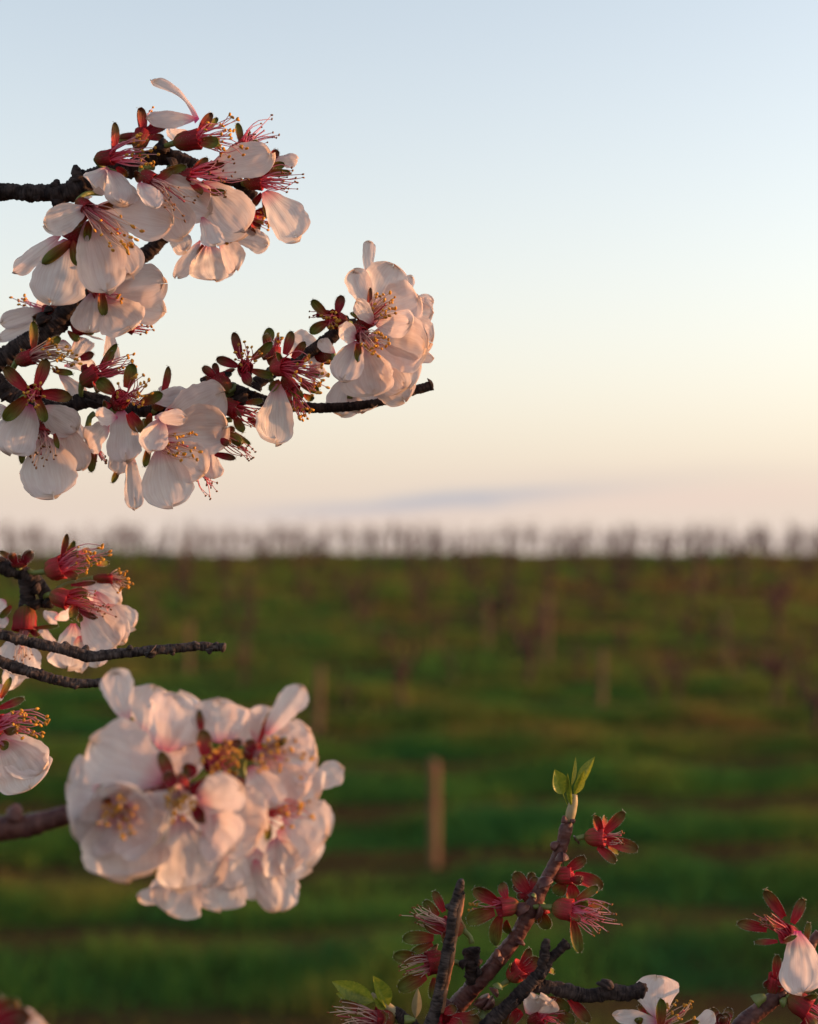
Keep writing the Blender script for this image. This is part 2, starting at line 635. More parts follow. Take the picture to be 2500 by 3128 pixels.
def spline(ctrl, step):
    """Catmull-Rom through (Vector, radius) controls"""
    pts, rad = [], []
    n = len(ctrl)
    for i in range(n - 1):
        p0, p1, p2, p3 = ctrl[max(i - 1, 0)], ctrl[i], ctrl[i + 1], ctrl[min(i + 2, n - 1)]
        m = max(2, int((p2[0] - p1[0]).length / step))
        for j in range(m):
            t = j / m
            def cr(a, b, c, d):
                return 0.5 * ((2 * b) + (c - a) * t + (2 * a - 5 * b + 4 * c - d) * t * t + (3 * b - a - 3 * c + d) * t * t * t)
            pts.append(cr(p0[0], p1[0], p2[0], p3[0]))
            rad.append(p1[1] + (p2[1] - p1[1]) * (t * t * (3 - 2 * t)))
    pts.append(ctrl[-1][0])
    rad.append(ctrl[-1][1])
    return pts, rad


# vineyard stakes and bare vines
def make_vine_mat():
    m, n, l, out = nmat("vine_wood")
    tc = n.new("ShaderNodeTexCoord")
    nz = n.new("ShaderNodeTexNoise")
    nz.inputs['Scale'].default_value = 20
    nz.inputs['Detail'].default_value = 5
    l.new(tc.outputs['Object'], nz.inputs['Vector'])
    rp = ramp(n, [(0.3, (0.040, 0.022, 0.021)), (0.7, (0.125, 0.062, 0.055))])
    l.new(nz.outputs[0], rp.inputs[0])
    p = n.new("ShaderNodeBsdfPrincipled")
    p.inputs['Roughness'].default_value = 0.9
    p.inputs['Specular IOR Level'].default_value = 0.05
    l.new(rp.outputs[0], p.inputs['Base Color'])
    l.new(p.outputs[0], out.inputs['Surface'])
    return m


def make_post_mat():
    m, n, l, out = nmat("weathered_stake")
    tc = n.new("ShaderNodeTexCoord")
    mp = n.new("ShaderNodeMapping")
    mp.inputs['Scale'].default_value = (40, 40, 3)
    l.new(tc.outputs['Object'], mp.inputs['Vector'])
    nz = n.new("ShaderNodeTexNoise")
    nz.inputs['Scale'].default_value = 1
    nz.inputs['Detail'].default_value = 6
    l.new(mp.outputs[0], nz.inputs['Vector'])
    rp = ramp(n, [(0.3, (0.10, 0.058, 0.034)), (0.7, (0.22, 0.13, 0.08))])
    l.new(nz.outputs[0], rp.inputs[0])
    p = n.new("ShaderNodeBsdfPrincipled")
    p.inputs['Roughness'].default_value = 0.85
    p.inputs['Specular IOR Level'].default_value = 0.05
    l.new(rp.outputs[0], p.inputs['Base Color'])
    l.new(p.outputs[0], out.inputs['Surface'])
    return m


M_VINE, M_POST = make_vine_mat(), make_post_mat()
trunk_meshes, cane_meshes = [], []
vr = random.Random(3)
for k in range(4):
    c = [(Vector((0, 0, -0.06)), 0.045)]
    x = y = 0.0
    for j in range(1, 6):
        x += vr.uniform(-.035, .035)
        y += vr.uniform(-.035, .035)
        c.append((Vector((x, y, j * 0.085)), 0.045 - 0.003 * j + vr.uniform(-.004, .006)))
    c.append((Vector((x * 1.1, y * 1.1, 0.49)), 0.060))
    c.append((Vector((x * 1.1, y * 1.1, 0.54)), 0.030))
    p, r_ = spline(c, 0.03)
    v, f, u = tube(p, r_, 9, True, 0.18, k * 7.0, 25)
    o = mesh_obj("trunk", v, f, [M_VINE], None, u)
    trunk_meshes.append(o.data)
    bpy.data.objects.remove(o)
for k in range(6):
    c = [(Vector((0, 0, 0)), 0.016)]
    x = y = 0.0
    for j in range(1, 7):
        x += vr.uniform(-.02, .03)
        y += vr.uniform(-.025, .025)
        c.append((Vector((x, y, j * 0.1)), 0.014 - 0.0015 * j))
    p, r_ = spline(c, 0.05)
    v, f, u = tube(p, r_, 6, True, 0.1, k * 5.0, 30)
    o = mesh_obj("cane", v, f, [M_VINE], None, u)
    cane_meshes.append(o.data)
    bpy.data.objects.remove(o)


def vine(x, y, scale, label, group, lean_max=0.5, slim=1.0):
    t = empty("grapevine", label, "grapevine", group, None, (x, y, float(terrain(x, y))))
    t.rotation_euler = (0, 0, vr.uniform(0, 6.28))
    t.scale = (scale * slim, scale * slim, scale)
    link_copy(vr.choice(trunk_meshes), "trunk", Matrix.Identity(4), t)
    n = vr.randint(4, 6)
    for q in range(n):
        a = q * 6.283 / n + vr.uniform(-.4, .4)
        lean = vr.uniform(0.04, lean_max)
        m = Matrix.Translation((0.02 * math.cos(a), 0.02 * math.sin(a), 0.47 + vr.uniform(-.05, .03))) @ Matrix.Rotation(a, 4, 'Z') @ Matrix.Rotation(lean, 4, 'Y') @ Matrix.Diagonal((2.2, 2.2, vr.uniform(.75, 1.25), 1))
        link_copy(vr.choice(cane_meshes), "cane", m, t)
    return t


def ground_at(px, py):
    """where the line of sight through a photograph pixel meets the slope"""
    dx, dy = (px - W_PX / 2) / F_PX, -(py - H_PX / 2) / F_PX
    d = (RIGHT * dx + UP * dy - BACK)
    lo = 8.0
    while lo < 56:
        q = Vector((0, 0, CAM_Z)) + d * lo
        if q.z <= float(terrain(q.x, q.y)):
            return q
        lo += 0.05
    return Vector((0, 0, CAM_Z)) + d * 50


POSTS = [  # pixel of the foot, height in m, width in m, tilt, label
    (1328, 2655, 0.88, 0.115, 0.020, "nearest and largest pale wooden stake, standing alone in the grass"),
    (972, 2240, 0.80, 0.105, -0.03, "pale wooden stake right of and above the big white blossom cluster"),
    (1672, 2045, 1.10, 0.10, 0.015, "tall pale wooden stake in the middle of the slope"),
    (1838, 2185, 0.86, 0.095, -0.02, "pale wooden stake above the leafy shoot tip of the lower branch"),
    (577, 2070, 0.82, 0.10, 0.01, "pale stake just below the end of the bare grey twig"),
    (2222, 2030, 0.90, 0.10, 0.02, "pale stake on the right of the slope, left of the big dark vine"),
    (2140, 1830, 0.88, 0.11, 0.0, "pale stake high on the right of the slope, the left of two"),
    (2275, 1815, 0.85, 0.11, 0.02, "pale stake high on the right of the slope, the right of two"),
    (560, 1745, 0.95, 0.11, 0.0, "reddish stake just under the crest on the left"),
    (1490, 1990, 0.85, 0.10, -0.02, "dim stake in mid slope between the two central pale stakes"),
]
for (px, py, h, w, tilt, label) in POSTS:
    w *= 0.78
    q = ground_at(px, py)
    vs, fs = [], []
    lv = [(-0.15, 1.0), (0.0, 1.02), (h * .3, .98), (h * .65, 1.0), (h - 0.03, .97), (h, .78)]
    for zz, s in lv:
        for k in range(10):
            a = 6.2832 * k / 10
            rr = w / 2 * s * (1 + 0.07 * math.sin(3 * a + px) + vr.uniform(-.03, .03))
            vs.append((rr * math.cos(a), rr * math.sin(a), zz + (0.012 * math.cos(a) if zz == h else 0)))
    for i in range(len(lv) - 1):
        for k in range(10):
            fs.append((i * 10 + k, i * 10 + (k + 1) % 10, (i + 1) * 10 + (k + 1) % 10, (i + 1) * 10 + k))
    fs.append(tuple(range((len(lv) - 1) * 10, len(lv) * 10)))
    o = mesh_obj("vineyard_stake", vs, fs, [M_POST], smooth=False)
    o.location = (q.x, q.y, float(terrain(q.x, q.y)))
    o.rotation_euler = (tilt * .5, tilt, px)
    o["label"], o["category"], o["group"] = label, "stake", "wooden stakes on the vineyard slope"

# dark vines that stand out on the slope
for (px, py, s, label) in [
    (2375, 2190, 1.1, "large dark vine on the right of the slope, lower of a pair in line"),
    (2368, 1960, 1.15, "large dark vine on the right of the slope, upper of a pair in line"),
    (2180, 1880, 1.0, "dark vine high on the right, left of the large dark pair"),
    (2105, 1990, 0.75, "low dark vine in front of the right-hand pale stake"),
    (2496, 2290, 1.0, "dark vine cut by the right edge of the frame"),
    (1612, 2110, 1.1, "dark vine left of and below the tall central pale stake"),
    (1655, 1960, 1.0, "dark vine right beside the tall central pale stake"),
    (1520, 1960, 1.1, "dark vine left of the tall central pale stake"),
    (1350, 1840, 1.0, "reddish brown vine in the upper middle of the slope"),
    (1340, 1985, 0.7, "low reddish vine left of the tall central stake"),
    (1230, 2180, 0.9, "dim brown vine in mid slope right of the stake by the cluster"),
    (700, 1905, 0.9, "reddish brown vine on the left of the upper slope"),
    (2060, 2180, 0.8, "low brown vine in mid slope on the right"),
    (1800, 1860, 1.0, "brown vine in the upper middle right of the slope"),
    (1090, 1900, 0.9, "brown vine in the upper slope left of centre"),
    (1890, 1790, 1.0, "brown vine just under the crest right of centre"),
]:
    q = ground_at(px, py)
    vine(q.x, q.y, s, label, "bare vines on the slope")

# rows of small bare vines between them, and the line of vines on the crest against the sky
for d, step, s0, jit in ((21.6, 3.0, .55, .9), (24.3, 2.4, .6, .8), (27.0, 1.9, .66, .6), (29.7, 1.7, .7, .6), (32.4, 1.6, .74, .6), (35.1, 1.5, .78, .6), (37.8, 1.4, .8, .5), (40.5, 1.3, .82, .5), (43.2, 1.3, .85, .5), (46.0, 1.2, .88, .5)):
    xw = 0.255 * d
    x = -xw + vr.uniform(0, step)
    while x < xw:
        vine(x, d + x * math.tan(ROW_ANG) + vr.uniform(-.15, .15), s0 * vr.uniform(.8, 1.15), "small bare brown vine in the blurred rows of the upper slope", "small vines in rows on the upper slope")
        x += step + vr.uniform(-jit, jit)
for d, step in ((48.6, 0.55), (49.8, 0.48), (51.0, 0.46), (52.2, 0.46), (53.2, 0.55)):
    xw = 0.255 * d
    x = -xw
    while x < xw:
        vine(x, d + vr.uniform(-.5, .5), vr.choice((.62, .7, .78, .84, .88, .92, .98)) * vr.uniform(.95, 1.1), "bare vine standing upright on the crest against the pale sky", "vines along the crest", 0.16, 0.62)
        x += step * vr.choice((.5, .7, .9, 1.2, 1.7))

# ------------------------------------------------------------------ blossom parts
TO_CAM = BACK.copy()


def petal(parent, base, tip, width, axis, o=None):
    o = o or {}
    width *= 1.08
    t = tip - base
    L = t.length
    t.normalize()
    cam_ward = (Vector((0, 0, CAM_Z)) - (base + tip) / 2).normalized()
    n = cam_ward * o.get('f', 0.8) + axis * (1 - o.get('f', 0.8)) + Vector((rng.uniform(-1, 1), rng.uniform(-1, 1), rng.uniform(-1, 1))) * 0.22
    n = n - t * n.dot(t)
    if n.length < 0.05:
        n = cam_ward - t * cam_ward.dot(t)
    n.normalize()
    roll = o.get('roll', rng.uniform(-14, 14))
    n.rotate(Quaternion(t, R(roll)))
    s = t.cross(n)
    sgn = 1.0 if n.dot(axis) > -0.15 else -1.0
    cup = o.get('cup', rng.uniform(0.03, 0.17)) * sgn
    curl = o.get('curl', rng.uniform(-0.10, 0.16)) * sgn
    ruf = o.get('ruf', rng.uniform(0.07, 0.15))
    notch = o.get('notch', rng.choice([0.0, 0.05, 0.12, 0.18]))
    claw = o.get('claw', 0.16)
    p_end = o.get('p', rng.uniform(3.2, 5.0))
    seed = rng.uniform(0, 100)
    fold = o.get('fold', 0.0)
    NU, NV = 38, 24
    vs, uvs, fs = [], [], []
    qx = o.get('q', rng.uniform(0.48, 0.68))
    pk = max((u ** qx) * (1 - u ** p_end) ** 0.5 for u in [k / 100 for k in range(101)])
    skew = rng.uniform(-.10, .10)
    for i in range(NU + 1):
        u = 1 - (1 - i / NU) ** 1.35
        prof = (u ** qx) * max(0.0, 1 - u ** p_end) ** 0.5 / pk
        prof = max(prof, claw * (1 - u) * 1.0 if u < 0.5 else 0)
        prof = max(prof, 0.02)
        for j in range(NV + 1):
            v = j / NV * 2 - 1
            e = 1 + 0.17 * mnoise.noise(Vector((u * 3.3, seed, math.copysign(2, v)))) + 0.07 * mnoise.noise(Vector((u * 10, seed, math.copysign(2, v)))) + 0.03 * u * mnoise.noise(Vector((u * 27, seed, math.copysign(2, v))))
            xx = o.get('arc', 0.0) * L * 4 * u * (1 - u) + (v + skew * math.sin(math.pi * u)) * width / 2 * prof * e
            lobe = 1 - notch * math.exp(-((v - skew) / 0.22) ** 2) * u ** 7 + 0.10 * u ** 4 * mnoise.noise(Vector((v * 2.6, seed, 9))) + 0.04 * u ** 6 * mnoise.noise(Vector((v * 7.0, seed, 4))) + 0.018 * u ** 8 * mnoise.noise(Vector((v * 17.0, seed, 6)))
            yy = L * u * lobe
            zz = cup * width * (v * v - 0.3) * math.sin(math.pi * min(1, u * 0.85))
            zz += curl * L * (u * u - 0.25 * u)
            zz += ruf * width * mnoise.noise(Vector((u * 2.6 + seed, v * 1.8, seed))) * (0.25 + abs(v) ** 1.5) * (u ** 0.8)
            zz += 0.38 * ruf * width * mnoise.noise(Vector((u * 6.5, v * 5.0 + seed, seed))) * abs(v) ** 2 * u
            zz += 0.005 * width * mnoise.noise(Vector((u * 2.2 + seed, v * 10.0, 7.0 + seed))) * min(1, u * 2.5)
            zz += 0.020 * width * mnoise.noise(Vector((u * 1.3 + seed, v * 3.4, 3.0 + seed))) + 0.034 * width * mnoise.noise(Vector((u * 5.2 + seed, v * 2.3, 5.0 + seed))) * min(1, u * 2.5)
            zz += fold * width * abs(v) * math.sin(math.pi * min(1, u))
            vs.append(base + t * yy + s * xx + n * zz)
            uvs.append((u, v * 0.5 + 0.5))
    for i in range(NU):
        for j in range(NV):
            a = i * (NV + 1) + j
            fs.append((a, a + 1, a + NV + 2, a + NV + 1))
    return mesh_obj("petal", vs, fs, [o.get('m', M_PETAL)], parent, uvs)


def sepal(parent, base, tip, width, axis, mat, o=None):
    o = o or {}
    t = tip - base
    L = t.length
    t.normalize()
    cam_ward = (Vector((0, 0, CAM_Z)) - base).normalized()
    n = cam_ward * 0.75 + axis * 0.35 + Vector((rng.uniform(-1, 1), rng.uniform(-1, 1), rng.uniform(-1, 1))) * 0.25
    n = n - t * n.dot(t)
    n.normalize()
    s = t.cross(n)
    sgn = 1.0 if n.dot(axis) > -0.2 else -1.0
    cup = rng.uniform(0.18, 0.32) * sgn
    curl = o.get('curl', rng.uniform(-0.14, 0.10))
    bend = o.get('bend', rng.uniform(-0.08, 0.08))
    th = 0.00028
    NU, NV = 9, 6
    vs, uvs, fs, mi = [], [], [], []
    for side in (1, -1):
        for i in range(NU + 1):
            u = 1 - (1 - i / NU) ** 1.3
            prof = (0.42 + 1.15 * u - 0.58 * u * u) * max(0.0, 1 - u ** 3.6) ** 0.5
            prof = max(prof, 0.02)
            for j in range(NV + 1):
                v = j / NV * 2 - 1
                z = cup * width * (v * v - 0.2) + curl * L * u * u
                z += side * th * max(0.0, 1 - v * v) ** 0.5 * (1 - u ** 4) ** 0.5
                vs.append(base + t * (L * u) + s * (v * width / 2 * prof + bend * L * u * u) + n * z)
                uvs.append((u, v * .5 + .5))
    off = (NU + 1) * (NV + 1)
    for k in (0, 1):
        for i in range(NU):
            for j in range(NV):
                a = k * off + i * (NV + 1) + j
                q = (a, a + 1, a + NV + 2, a + NV + 1)
                fs.append(q if k == 0 else q[::-1])
                mi.append(0)
    # downy hairs along the margin
    for i in range(int(o.get('hairs', 150))):
        u = rng.uniform(0.1, 1.0)
        sd = rng.choice((-1, 1))
        prof = (0.42 + 1.15 * u - 0.58 * u * u) * max(0.0, 1 - u ** 3.6) ** 0.5
        z = cup * width * 0.8 + curl * L * u * u
        if rng.random() < 0.3:
            u, prof = 0.99, rng.uniform(0, 0.35)
            z = cup * width * (-0.1) + curl * L
        p = base + t * (L * u) + s * (sd * width / 2 * prof + bend * L * u * u) + n * z * (1 if prof > 0.36 else 1)
        d = (s * sd * rng.uniform(0.5, 1) + t * rng.uniform(0.1, 0.9) + n * rng.uniform(-.6, .6)).normalized()
        hl = rng.uniform(0.0003, 0.00065)
        wv = t.cross(d).normalized().cross(d) * 0.00002
        b = len(vs)
        vs += [p - wv, p + wv, p + d * hl]
        uvs += [(u, 0), (u, 1), (u, .5)]
        fs.append((b, b + 1, b + 2))
        mi.append(1)
    return mesh_obj("sepal", vs, fs, [mat, M_HAIR], parent, uvs, True, mi)


def lathe(parent, name, a, b, prof, mat, sides=14):
    """surface of revolution round the axis a-b; prof = [(along 0..1, radius)]"""
    ax = (b - a)
    L = ax.length
    ax.normalize()
    x = ax.orthogonal().normalized()
    y = ax.cross(x)
    vs, uvs, fs = [], [], []
    for i, (t, r) in enumerate(prof):
        for k in range(sides):
            an = 6.2832 * k / sides
            rr = r * (1 + 0.05 * math.sin(5 * an))
            vs.append(a + ax * (L * t) + (x * math.cos(an) + y * math.sin(an)) * rr)
            uvs.append((i / (len(prof) - 1), k / sides * 3))
    for i in range(len(prof) - 1):
        for k in range(sides):
            k2 = (k + 1) % sides
            fs.append((i * sides + k, i * sides + k2, (i + 1) * sides + k2, (i + 1) * sides + k))
    return mesh_obj(name, vs, fs, [mat], parent, uvs)


STAMEN_LEN = (0.004, 0.0055, 0.007, 0.0085, 0.010, 0.012)
STAMENS = {}


def stamen_geometry(L, bend, anther):
    c = [(Vector((0, 0, 0)), 0.00028), (Vector((bend * L * .35, 0.02 * L, L * .35)), 0.00020), (Vector((bend * L * .4, 0, L * .7)), 0.00015), (Vector((0, 0, L)), 0.00012)]
    p, r_ = spline(c, L / 6)
    vs, fs, uvs = tube(p, r_, 5, False)
    Lt = max(u[0] for u in uvs)
    uvs = [(u[0] / Lt, u[1]) for u in uvs]
    mi = [0] * len(fs)
    ctr = Vector((0, 0, L + anther * 0.25))
    b = len(vs)
    ax = Vector((0.8, 0.25, 0.5)).normalized()
    bx = ax.orthogonal().normalized()
    cx = ax.cross(bx)
    S, T = 7, 5
    for i in range(T + 1):
        th = math.pi * i / T
        for k in range(S):
            a = 6.2832 * k / S
            lobes = 1 - 0.22 * abs(math.cos(a))
            vs.append(ctr + ax * (math.cos(th) * anther * 0.62) + (bx * math.cos(a) + cx * math.sin(a)) * (math.sin(th) * anther * 0.45 * lobes))
            uvs.append((1, 1))
    for i in range(T):
        for k in range(S):
            fs.append((b + i * S + k, b + i * S + (k + 1) % S, b + (i + 1) * S + (k + 1) % S, b + (i + 1) * S + k))
            mi.append(1)
    return vs, fs, uvs, mi


def stamen_mesh(L, fil, ant, k):
    key = (L, fil.name, ant.name, k)
    if key not in STAMENS:
        vs, fs, uvs, mi = stamen_geometry(L, (-0.34, 0.10, 0.46, 0.24, -0.15)[k], 0.00115 if ant is M_ANTHER else 0.0008)
        o = mesh_obj("stamen", vs, fs, [fil, ant], None, uvs, True, mi)
        STAMENS[key] = o.data
        bpy.data.objects.remove(o)
    return STAMENS[key]


L_PETAL, L_SEPAL = 0.0165, 0.0072


def blossom(branch, z, c, dz, ax, at=None, petals=(), sepals=(), st=None, label=None, sm=None, fil=None, ant=None, cup=1.0, cm=None, cl=60, single=True):
    """one flower: calyx cup, petals, sepals, stamens, pistil, stalk; coordinates on survey table z, depth dz in mm"""
    U = unit(z, dz)
    C = pt(z, c[0], c[1], dz)
    axis = (RIGHT * ax[0] - UP * ax[1] - BACK * ax[2]).normalized()          # ax: right, down, away
    e = empty("blossom", None, None, None, branch, C)
    if label:
        e["label"] = label
    inv = Matrix.Translation(-C)
    made = []
    sm = sm or M_SEPAL_RED
    cm = cm or M_CALYX
    u0 = unit(0, dz)
    k = C - axis * (cl * u0)
    r = 25 * u0 * (0.12 + 0.88 * min(cup, 1.6)) * 0.94
    made.append(lathe(None, "calyx", k, C, [(-0.02, r * .25), (0.05, r * .5), (0.2, r * .82), (0.45, r * 1.0), (0.75, r * .98), (1.0, r * 1.08), (1.02, r * 1.0), (0.8, r * .85), (0.45, r * .7), (0.3, r * .1)], cm))
    vs, fs, hx = [], [], axis.orthogonal().normalized()
    hy = axis.cross(hx)
    for i in range(160):
        an, tt = rng.uniform(0, 6.2832), rng.uniform(0.15, 1.0)
        out = hx * math.cos(an) + hy * math.sin(an)
        p_ = k + axis * ((C - k).length * tt) + out * (r * (0.8 + 0.26 * min(1, tt * 2)) * 0.97)
        d_ = (out + axis * rng.uniform(-.2, .9) + hx * rng.uniform(-.3, .3)).normalized()
        w_ = d_.cross(axis).normalized() * 0.00002
        b_ = len(vs)
        vs += [p_ - w_, p_ + w_, p_ + d_ * rng.uniform(0.0003, 0.0006)]
        fs.append((b_, b_ + 1, b_ + 2))
    o = mesh_obj("down", vs, fs, [M_HAIR])
    o["kind"] = "stuff"
    made.append(o)
    if at:
        a = pt(z, at[0], at[1], at[2] if len(at) > 2 else dz)
        mid = (a + k) / 2 - axis * ((a - k).length * 0.18)
        p, r_ = spline([(a, 9 * u0), (mid, 8 * u0), (k + axis * 3 * u0, 10 * u0)], 0.0012)
        v, f, uv = tube(p, r_, 8)
        made.append(mesh_obj("pedicel", v, f, [M_PEDICEL], None, uv))
    for q in petals:
        bx, by, tx, ty, w, s = q[:6]
        o = q[6] if len(q) > 6 else {}
        zb = dz + o.get('dz', 0) + rng.uniform(-.4, .4)
        l2 = math.hypot(tx - bx, ty - by) * U
        dd = math.sqrt(max(0.0, L_PETAL ** 2 - l2 * l2)) * 1000 * 0.8
        zt = zb + s * dd + o.get('tz', 0)
        made.append(petal(None, pt(z, bx, by, zb), pt(z, tx, ty, zt), w * U, axis, o))
    for q in sepals:
        bx, by, tx, ty, w, s = q[:6]
        o = q[6] if len(q) > 6 else {}
        l2 = math.hypot(tx - bx, ty - by) * U
        dd = math.sqrt(max(0.0, L_SEPAL ** 2 - l2 * l2)) * 1000 * 0.75
        zb = dz + o.get('dz', 0)
        made.append(sepal(None, pt(z, bx, by, zb), pt(z, tx, ty, zb + s * dd), w * U, axis, o.get('m', sm), o))
    if len(petals) <= 1 and cup >= 1.0 and sepals:
        e1 = axis.orthogonal().normalized()
        e2 = axis.cross(e1)
        have = []
        for q in sepals:
            dv = pt(z, q[2], q[3], dz) - C
            have.append(math.atan2(dv.dot(e2), dv.dot(e1)))
        cand = [6.2832 * j / 5 + rng.uniform(-.2, .2) for j in range(5)]
        cand.sort(key=lambda a_: -min(abs((a_ - h + math.pi) % (2 * math.pi) - math.pi) for h in have))
        for a_ in cand[:max(0, 5 - len(sepals))]:
            rad_ = e1 * math.cos(a_) + e2 * math.sin(a_)
            b_ = C + rad_ * (r * .85) - axis * (3 * u0)
            made.append(sepal(None, b_, b_ + (axis * rng.uniform(.6, 1.0) + rad_ * rng.uniform(.4, .8)).normalized() * 0.0052, 0.0036, axis, rng.choice((sm, M_SEPAL_MAROON))))
    if st:
        n, tx, ty, rad = st[:4]
        tz = st[4] if len(st) > 4 else 0.0
        fil, ant = fil or M_FIL, ant or M_ANTHER
        target = pt(z, tx, ty, dz + tz)
        side = axis.orthogonal().normalized()
        side2 = axis.cross(side)
        mean = target - C
        joined = []
        for i in range(n):
            an, rr = rng.uniform(0, 6.283), math.sqrt(rng.random())
            root = C - axis * (8 * u0) + (side * math.cos(an) + side2 * math.sin(an)) * (r * 0.72 * (0.4 + 0.6 * rr))
            tip = target + (RIGHT * math.cos(an) * rr + UP * math.sin(an) * rr) * (rad * U) + BACK * (rng.uniform(-.6, .6) * rad * U) + mean * rng.uniform(-.28, .12)
            d = tip - root
            Ln = min(STAMEN_LEN, key=lambda L: abs(L - d.length))
            me = stamen_mesh(Ln, fil, ant, rng.randrange(5))
            qn = d.to_track_quat('Z', 'Y')
            mat = Matrix.Translation(root) @ qn.to_matrix().to_4x4() @ Matrix.Rotation(rng.uniform(0, 6.28), 4, 'Z') @ Matrix.Diagonal((1.0, 1.0, d.length / Ln, 1)) 
            if single:
                link_copy(me, "stamen", inv @ mat, e)
            else:
                joined.append((me, mat))
        if joined:
            vs, fs, uvs, mi = [], [], [], []
            for me, mat in joined:
                b = len(vs)
                uvm = {}
                for lp, uvd in zip(me.loops, me.uv_layers[0].data):
                    uvm[lp.vertex_index] = tuple(uvd.uv)
                for vv in me.vertices:
                    vs.append(mat @ vv.co)
                    uvs.append(uvm[vv.index])
                for pl in me.polygons:
                    fs.append(tuple(b + i for i in pl.vertices))
                    mi.append(pl.material_index)
            o = mesh_obj("stamens", vs, fs, [fil, ant], None, uvs, True, mi)
            o["kind"] = "stuff"
            made.append(o)
        # the pistil
        v, f, uv = tube(*spline([(C - axis * 20 * u0, 5 * u0), (C + mean * 0.5 + side * 3 * u0, 2.2 * u0), (C + mean * 0.95, 2.0 * u0), (C + mean * 1.0, 4.0 * u0)], 0.0008), 6)
        made.append(mesh_obj("pistil", v, f, [M_FIL_PALE], None, uv))
    for o in made:
        o.data.transform(inv)
        o.parent = e
    return e


def branch(label, z, ctrl, mat, rough=0.10, group="almond branches", name="almond_branch", sides=28):
    """ctrl: (x, y, dz, thickness in photograph pixels)"""
    t = empty(name, label, "branch", group)
    stem(t, z, ctrl, mat, rough, sides, "stem")
    return t


def stem(parent, z, ctrl, mat, rough=0.10, sides=20, name="stem"):
    cs = [(pt(z, x, y, dz), w / 2 * unit(0, dz)) for (x, y, dz, w) in ctrl]
    p, r_ = spline(cs, 0.00042)
    sd = rng.uniform(0, 90)
    for i in range(len(r_)):
        r_[i] *= 1 + 0.6 * rough * mnoise.noise(Vector((i * 0.066 + sd, 0, 0)))
    v, f, uv = tube(p, r_, sides, True, rough * 1.5, sd, 620)
    return mesh_obj(name, v, f, [mat], parent, uv)


def bud(parent, z, x, y, dx, dy, dz, size, mat, ddz=0.0):
    """a knobbly bud or leaf scar pushing out of the bark"""
    a = pt(z, x, y, dz)
    b = pt(z, x + dx, y + dy, dz + ddz)
    s = size / 2 * unit(0, dz)
    v, f, uv = tube(*spline([(a, s * 1.25), (a.lerp(b, .35), s * 1.15), (a.lerp(b, .7), s * .85), (b, s * .35)], 0.0005), 10, True, 0.22, rng.uniform(0, 50), 900)
    return mesh_obj("bud", v, f, [mat], parent, uv)


def leaf(parent, z, b, t, w, dz, ddz=0.0, fold=0.25, curl=0.1, serr=0.03, mat=None, name="leaf", roll=0.0, stalk=0.12):
    B, T = pt(z, b[0], b[1], dz), pt(z, t[0], t[1], dz + ddz)
    U = unit(z, dz)
    d = T - B
    L = d.length
    d.normalize()
    n = (TO_CAM - d * TO_CAM.dot(d)).normalized()
    n.rotate(Quaternion(d, R(roll)))
    s = d.cross(n)
    NU, NV = 26, 8
    vs, uvs, fs = [], [], []
    for i in range(NU + 1):
        u = i / NU
        prof = math.sin(math.pi * min(1, max(0, (u - stalk * .6)) / (1 - stalk * .6)) ** 0.85) ** 0.9 if u > stalk * .6 else 0
        prof = max(prof, 0.07 * (1 - u))
        prof *= 1 + serr * (1 if i % 2 else -1)
        for j in range(NV + 1):
            v = j / NV * 2 - 1
            vs.append(B + d * (L * u) + s * (v * w * U / 2 * prof) + n * (fold * w * U * abs(v) * prof + curl * L * (u * u - u)))
            uvs.append((u, v * .5 + .5))
    for i in range(NU):
        for j in range(NV):
            a = i * (NV + 1) + j
            fs.append((a, a + 1, a + NV + 2, a + NV + 1))
    return mesh_obj(name, vs, fs, [mat or M_LEAF], parent, uvs)


G, MR, RD = M_SEPAL_GREEN, M_SEPAL_MAROON, M_SEPAL_RED
# ================================================================== upper branch with the top cluster
bA = branch("dark branch entering at upper left, carrying the topmost blossom cluster against the sky", 1,
            [(-120, 690, 6, 54), (0, 690, 6, 52), (130, 695, 6, 50), (260, 700, 6, 50), (350, 700, 6, 58), (430, 670, 6, 68), (560, 600, 8, 62), (720, 560, 10, 56), (860, 500, 10, 52), (1000, 520, 10, 48), (1160, 600, 12, 42), (1300, 640, 14, 36), (1400, 720, 16, 28)], M_BARK, 0.13)
for a in [(300, 668, 20, -44, 5, 26), (425, 640, -12, -95, 4, 34), (440, 640, 18, -70, 6, 26), (320, 740, -6, 50, 5, 36), (312, 770, 16, 36, 4, 24), (200, 720, 6, 26, 3, 20), (120, 720, 3, 22, 3, 18), (880, 470, 20, -70, 3, 34), (905, 470, 6, -60, 6, 26), (930, 540, 40, -20, 2, 36), (760, 520, -10, -40, 5, 32), (70, 660, 3, -15, 5, 16)]:
    bud(bA, 1, a[0], a[1], a[2], a[3], a[4], a[5], M_BARK)
blossom(bA, 1, (618, 500), -2, (1, -0.05, -0.35), (640, 590, 6),
        petals=[(592, 560, 500, 690, 150, -1, {'fold': -0.25, 'ruf': .2, 'p': 6}), (600, 570, 672, 748, 190, -1, {'fold': 0.2, 'ruf': .18, 'p': 7, 'notch': .1})],
        sepals=[(618, 470, 650, 315, 62, 0, {'bend': -.12}), (600, 500, 545, 485, 60, 1), (640, 560, 700, 610, 60, 1)],
        st=(26, 790, 470, 95, -3), label="blossom with a crimson centre and two hanging white petals left")
